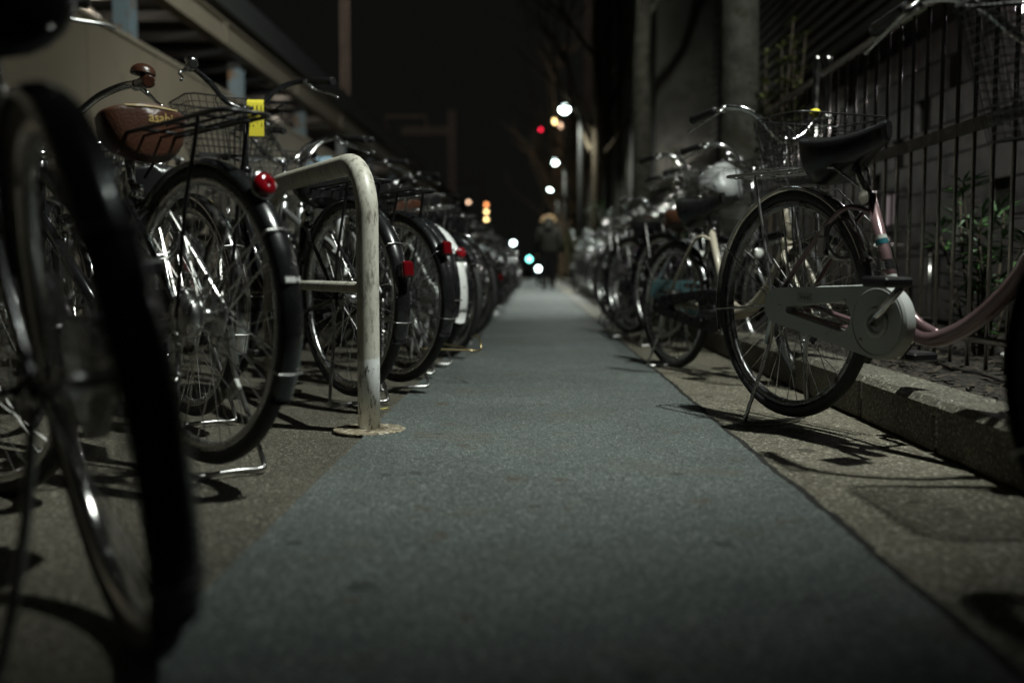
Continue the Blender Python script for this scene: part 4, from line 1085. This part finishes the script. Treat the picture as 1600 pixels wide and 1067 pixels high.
lamp_light('mast_fill_light', (-9.5, 24, 15), 5200, (1,.88,.75), spot=95, aim=(-5, 70, 7), size=.2)  # added floodlight, out of view, only to lift the dark masts and gantries
fl = empty('mast_fill_lamp', (-9.5, 23.7, 0)); tag(fl, 'added floodlight on a tall unseen pole, brightening the railway masts and gantries', 'floodlight')
MB().tube([(0,0,0),(0,0,15.2)], .12, 10).build('pole', M['galv'], fl); MB().box((0,.15,15.25), (.5,.3,.35), bev=.03).build('lamp_head', M['galv'], fl)
wl = empty('wall_lamp', at(1592, 12, 6.15)); tag(wl, 'small bright bulkhead lamp on the building seen through the near wire basket', 'wall lamp')
MB().box((.06,0,0), (.05,.14,.10), bev=.012).build('housing', M['galv'], wl); MB().ball((.02,0,0), (.03,.035,.03), 12, 8).build('bulb', glow('bulkhead_bulb', (1,.9,.95), 14), wl)
lamp_light('wall_light', tuple(at(1592,12,6.15)+Vector((-.08,0,0))), 9, (1,.95,.93), size=.03)
# catenary masts and portals behind the station
M['rust'] = mat('reddish_brown_steel', (.15,.115,.095), rough=.7, var=.3, vs=2)
def lattice(mb, a, b, w_, n, r=.02, ax=Vector((1,0,0))):
    a = Vector(a); b = Vector(b); ax = ax*w_/2; ay = Vector((0, w_/2, 0)) if ax.normalized() != Vector((0,1,0)) else Vector((w_/2,0,0))
    cs = [ax+ay, ax-ay, -ax-ay, -ax+ay]
    for c in cs: mb.tube([a+c, b+c], r*1.5, 4)
    for i in range(n):
        p, q = a+(b-a)*i/n, a+(b-a)*(i+1)/n
        for j in range(4): mb.tube([p+cs[j], q+cs[(j+1) % 4]], r*.8, 4, cap=False); mb.tube([p+cs[j], p+cs[(j+1) % 4]], r*.8, 4, cap=False)
    return mb
Xm = -7.0; Ym = -Xm*F/(VX-543)
t = empty('lattice_mast', (Xm, Ym, 0)); tag(t, 'tall reddish lattice mast standing behind the station roof', 'mast')
lattice(MB(), (0,0,0), (0,0,13), .24, 40, .014).build('mast', M['rust'], t)
for (px, ytop, yb1, yb0, xl, Y, lab) in ((706, 172, 205, 182, 604, 60, 'near railway gantry with a square frame on its beam'), (753, 266, 285, 266, 697, 95, 'far small railway gantry beyond the first')):
    p = at(px, ytop, Y); t = empty('railway_gantry', (p.x, Y, 0)); tag(t, lab, 'gantry', 'railway gantries behind the station')
    z1 = at(px, yb1, Y).z; xL = at(xl, yb1, Y).x-p.x; z0 = at(px, yb0, Y).z; xr = at(px-20-(20 if Y < 80 else 0), yb0, Y).x-p.x
    lattice(MB(), (0,0,0), (0,0,p.z), .35, 30, .03).build('mast', M['rust'], t)
    lattice(MB(), (xL+.9,0,z1), (0,0,z1), .35, 14, .025, Vector((0,0,1))).build('beam', M['rust'], t)
    MB().tube([(xL,0,z1), (xL,0,z0), (xr,0,z0), (xr,0,z1)], .09, 6).build('frame', M['rust'], t)
    lattice(MB(), (xL-1.5,0,0), (xL-1.5,0,z1), .35, 20, .03).build('mast', M['rust'], t)

# ================================================================ the walking person
M['coat'] = mat('dark_grey_coat', (.014,.0135,.011), rough=.95, ior=1.2, bump=.4, bs=50, var=.2, vs=12)
M['trous'] = mat('black_trousers', (.008,.008,.009), rough=.9)
M['fur'] = mat('tan_fur', (.26,.165,.08), rough=.95, var=.4, vs=40, bump=1, bs=120)
M['skin'] = mat('skin', (.35,.22,.16), rough=.6)
M['hair'] = mat('dark_hair', (.012,.01,.009), rough=.6)
M['shoe'] = mat('black_shoe', (.012,.012,.012), rough=.4)
def skinned(name, nodes, edges, m, parent, sub=1):
    me = bpy.data.meshes.new(name); me.from_pydata([n[0] for n in nodes], edges, []); o = bpy.data.objects.new(name, me); COL.objects.link(o)
    o.modifiers.new('s', 'SKIN'); sv = me.skin_vertices[0].data if me.skin_vertices else None
    if sv is None:
        bpy.context.view_layer.objects.active = o
        return o
    for i, n in enumerate(nodes):
        r = n[1] if hasattr(n[1], '__len__') else (n[1], n[1]); sv[i].radius = r
    sv[0].use_root = True
    o.modifiers.new('u', 'SUBSURF').levels = sub; o.modifiers['u'].render_levels = sub
    dg = bpy.context.evaluated_depsgraph_get(); nm = bpy.data.meshes.new_from_object(o.evaluated_get(dg))
    o.modifiers.clear(); o.data = nm; nm.materials.clear(); nm.materials.append(m)
    for p in nm.polygons: p.use_smooth = True
    o.parent = parent; return o
pp = at(857, 453, 23.3); pr = empty('person', (pp.x, 23.3, .005)); tag(pr, 'person in dark coat with tan fur hood walking away down the path', 'person')
N_ = [((0,0,.92), (.13,.10)), ((0,0,1.10), (.12,.09)), ((0,.0,1.28), (.15,.10)), ((0,.0,1.40), (.10,.08)), ((0,0,1.47), (.05,.05)), ((0,.01,1.54), (.075,.085)), ((0,.01,1.62), (.072,.09)), ((0,.01,1.67), (.045,.05))]
E_ = [(0,1),(1,2),(2,3),(3,4),(4,5),(5,6),(6,7)]
def chain(frm, lst):
    p = frm
    for n in lst: N_.append(n); E_.append((p, len(N_)-1)); p = len(N_)-1
    return p
chain(0, [((-.09,0,.82), .085), ((-.10,.05,.47), .055), ((-.10,-.03,.10), .038), ((-.10,-.02,.05), .04), ((-.10,.12,.03), .035)])
chain(0, [((.09,0,.82), .085), ((.09,.10,.48), .055), ((.09,.20,.12), .038), ((.09,.21,.07), .04), ((.09,.34,.05), .035)])
for s in (-1, 1):
    hnd = chain(3, [((s*.17,0,1.38), .055), ((s*.24,-.02*s,1.12), .042), ((s*.25,.06-.05*s,.88), .028), ((s*.255,.08-.05*s,.82), .030)])
    for k in range(4): chain(hnd, [((s*(.25+.004*k),.06+.018*k-.05*s,.775), .009), ((s*(.243),.065+.018*k-.05*s,.745-.006*abs(k-1.5)), .008), ((s*.232,.07+.018*k-.05*s,.72-.006*abs(k-1.5)), .007)])
    chain(hnd, [((s*.24,.115-.05*s,.805), .010), ((s*.232,.125-.05*s,.775), .009)])
try: body = skinned('body', N_, E_, M['skin'], pr)
except Exception as ex: print('skin fail', ex)
def loft(rings, n=20):
    mb = MB(); vs = []
    for (c, rx, ry) in rings:
        for k in range(n): a = 2*pi*k/n; vs.append((c[0]+rx*cos(a), c[1]+ry*sin(a), c[2]+.008*sin(3*a+c[2]*9)))
    fs = [(i*n+k, i*n+(k+1) % n, (i+1)*n+(k+1) % n, (i+1)*n+k) for i in range(len(rings)-1) for k in range(n)]
    mb.add(vs, fs, True); mb.f.append(tuple(range(n))); mb.sm.append(False); mb.f.append(tuple((len(rings)-1)*n+k for k in reversed(range(n)))); mb.sm.append(False)
    return mb
ct = loft([((0,.02,.80),.235,.17), ((0,.01,.82),.24,.175), ((0,0,.95),.225,.165), ((0,0,1.10),.215,.155), ((0,0,1.26),.235,.165), ((0,0,1.38),.225,.15), ((0,0,1.45),.15,.12), ((0,0,1.50),.10,.10)])
for s in (-1, 1):
    ct.tube(cr([(s*.15,0,1.40), (s*.225,-.01*s,1.30), (s*.27,-.02*s,1.12), (s*.275,.02-.04*s,.98), (s*.262,.06-.05*s,.86)], 4), [.085,.088,.09,.085,.08,.076,.074,.072,.07,.068,.066,.064,.062,.06,.06,.058,.056], 14)
ct.build('coat', M['coat'], pr)
tr = loft([((0,0,.80),.16,.12), ((0,0,.92),.17,.13), ((0,0,.98),.15,.11)], 16)
tr.tube(cr([(-.085,0,.88), (-.10,.03,.66), (-.10,.05,.46), (-.10,.0,.25), (-.10,-.02,.09)], 3), [.115,.11,.105,.10,.095,.09,.088,.085,.082,.08,.08,.08,.08], 12)
tr.tube(cr([(.085,0,.88), (.09,.05,.66), (.09,.10,.46), (.09,.16,.26), (.09,.19,.12)], 3), [.115,.11,.105,.10,.095,.09,.088,.085,.082,.08,.08,.08,.08], 12)
tr.build('trousers', M['trous'], pr)
hd_ = MB().ball((0,.0,1.56), (.125,.125,.135), 18, 12); hd_.ball((0,-.10,1.44), (.13,.08,.10), 14, 8); hd_.build('hood', M['coat'], pr)
fr_ = MB(); rg = random.Random(9)
ring = [Vector((.155*cos(a), .03-.06*sin(a)*0, 1.56+.145*sin(a))) for a in [R_(15+150*i/20) for i in range(21)]]
for p in ring:
    fr_.ball(p+Vector((0,.03,0)), .032, 8, 6)
    for k in range(26):
        d = Vector((rg.uniform(-1,1), rg.uniform(-1,1), rg.uniform(-1,1))).normalized(); fr_.tube([p+Vector((0,.03,0)), p+Vector((0,.03,0))+d*.055], [.003,.0008], 3, cap=False)
fr_.build('hood_fur', M['fur'], pr)
MB().ball((0,.02,1.585), (.085,.10,.115), 14, 10).build('hair', M['hair'], pr)
for (x, y, z) in ((-.10,.045,.042), (.09,.27,.06)):
    MB().ball((x, y, z), (.052,.145,.042), 12, 8).box((x, y, z-.03), (.09,.26,.022), bev=.01).build('shoe', M['shoe'], pr)
print('bikes left', NL)
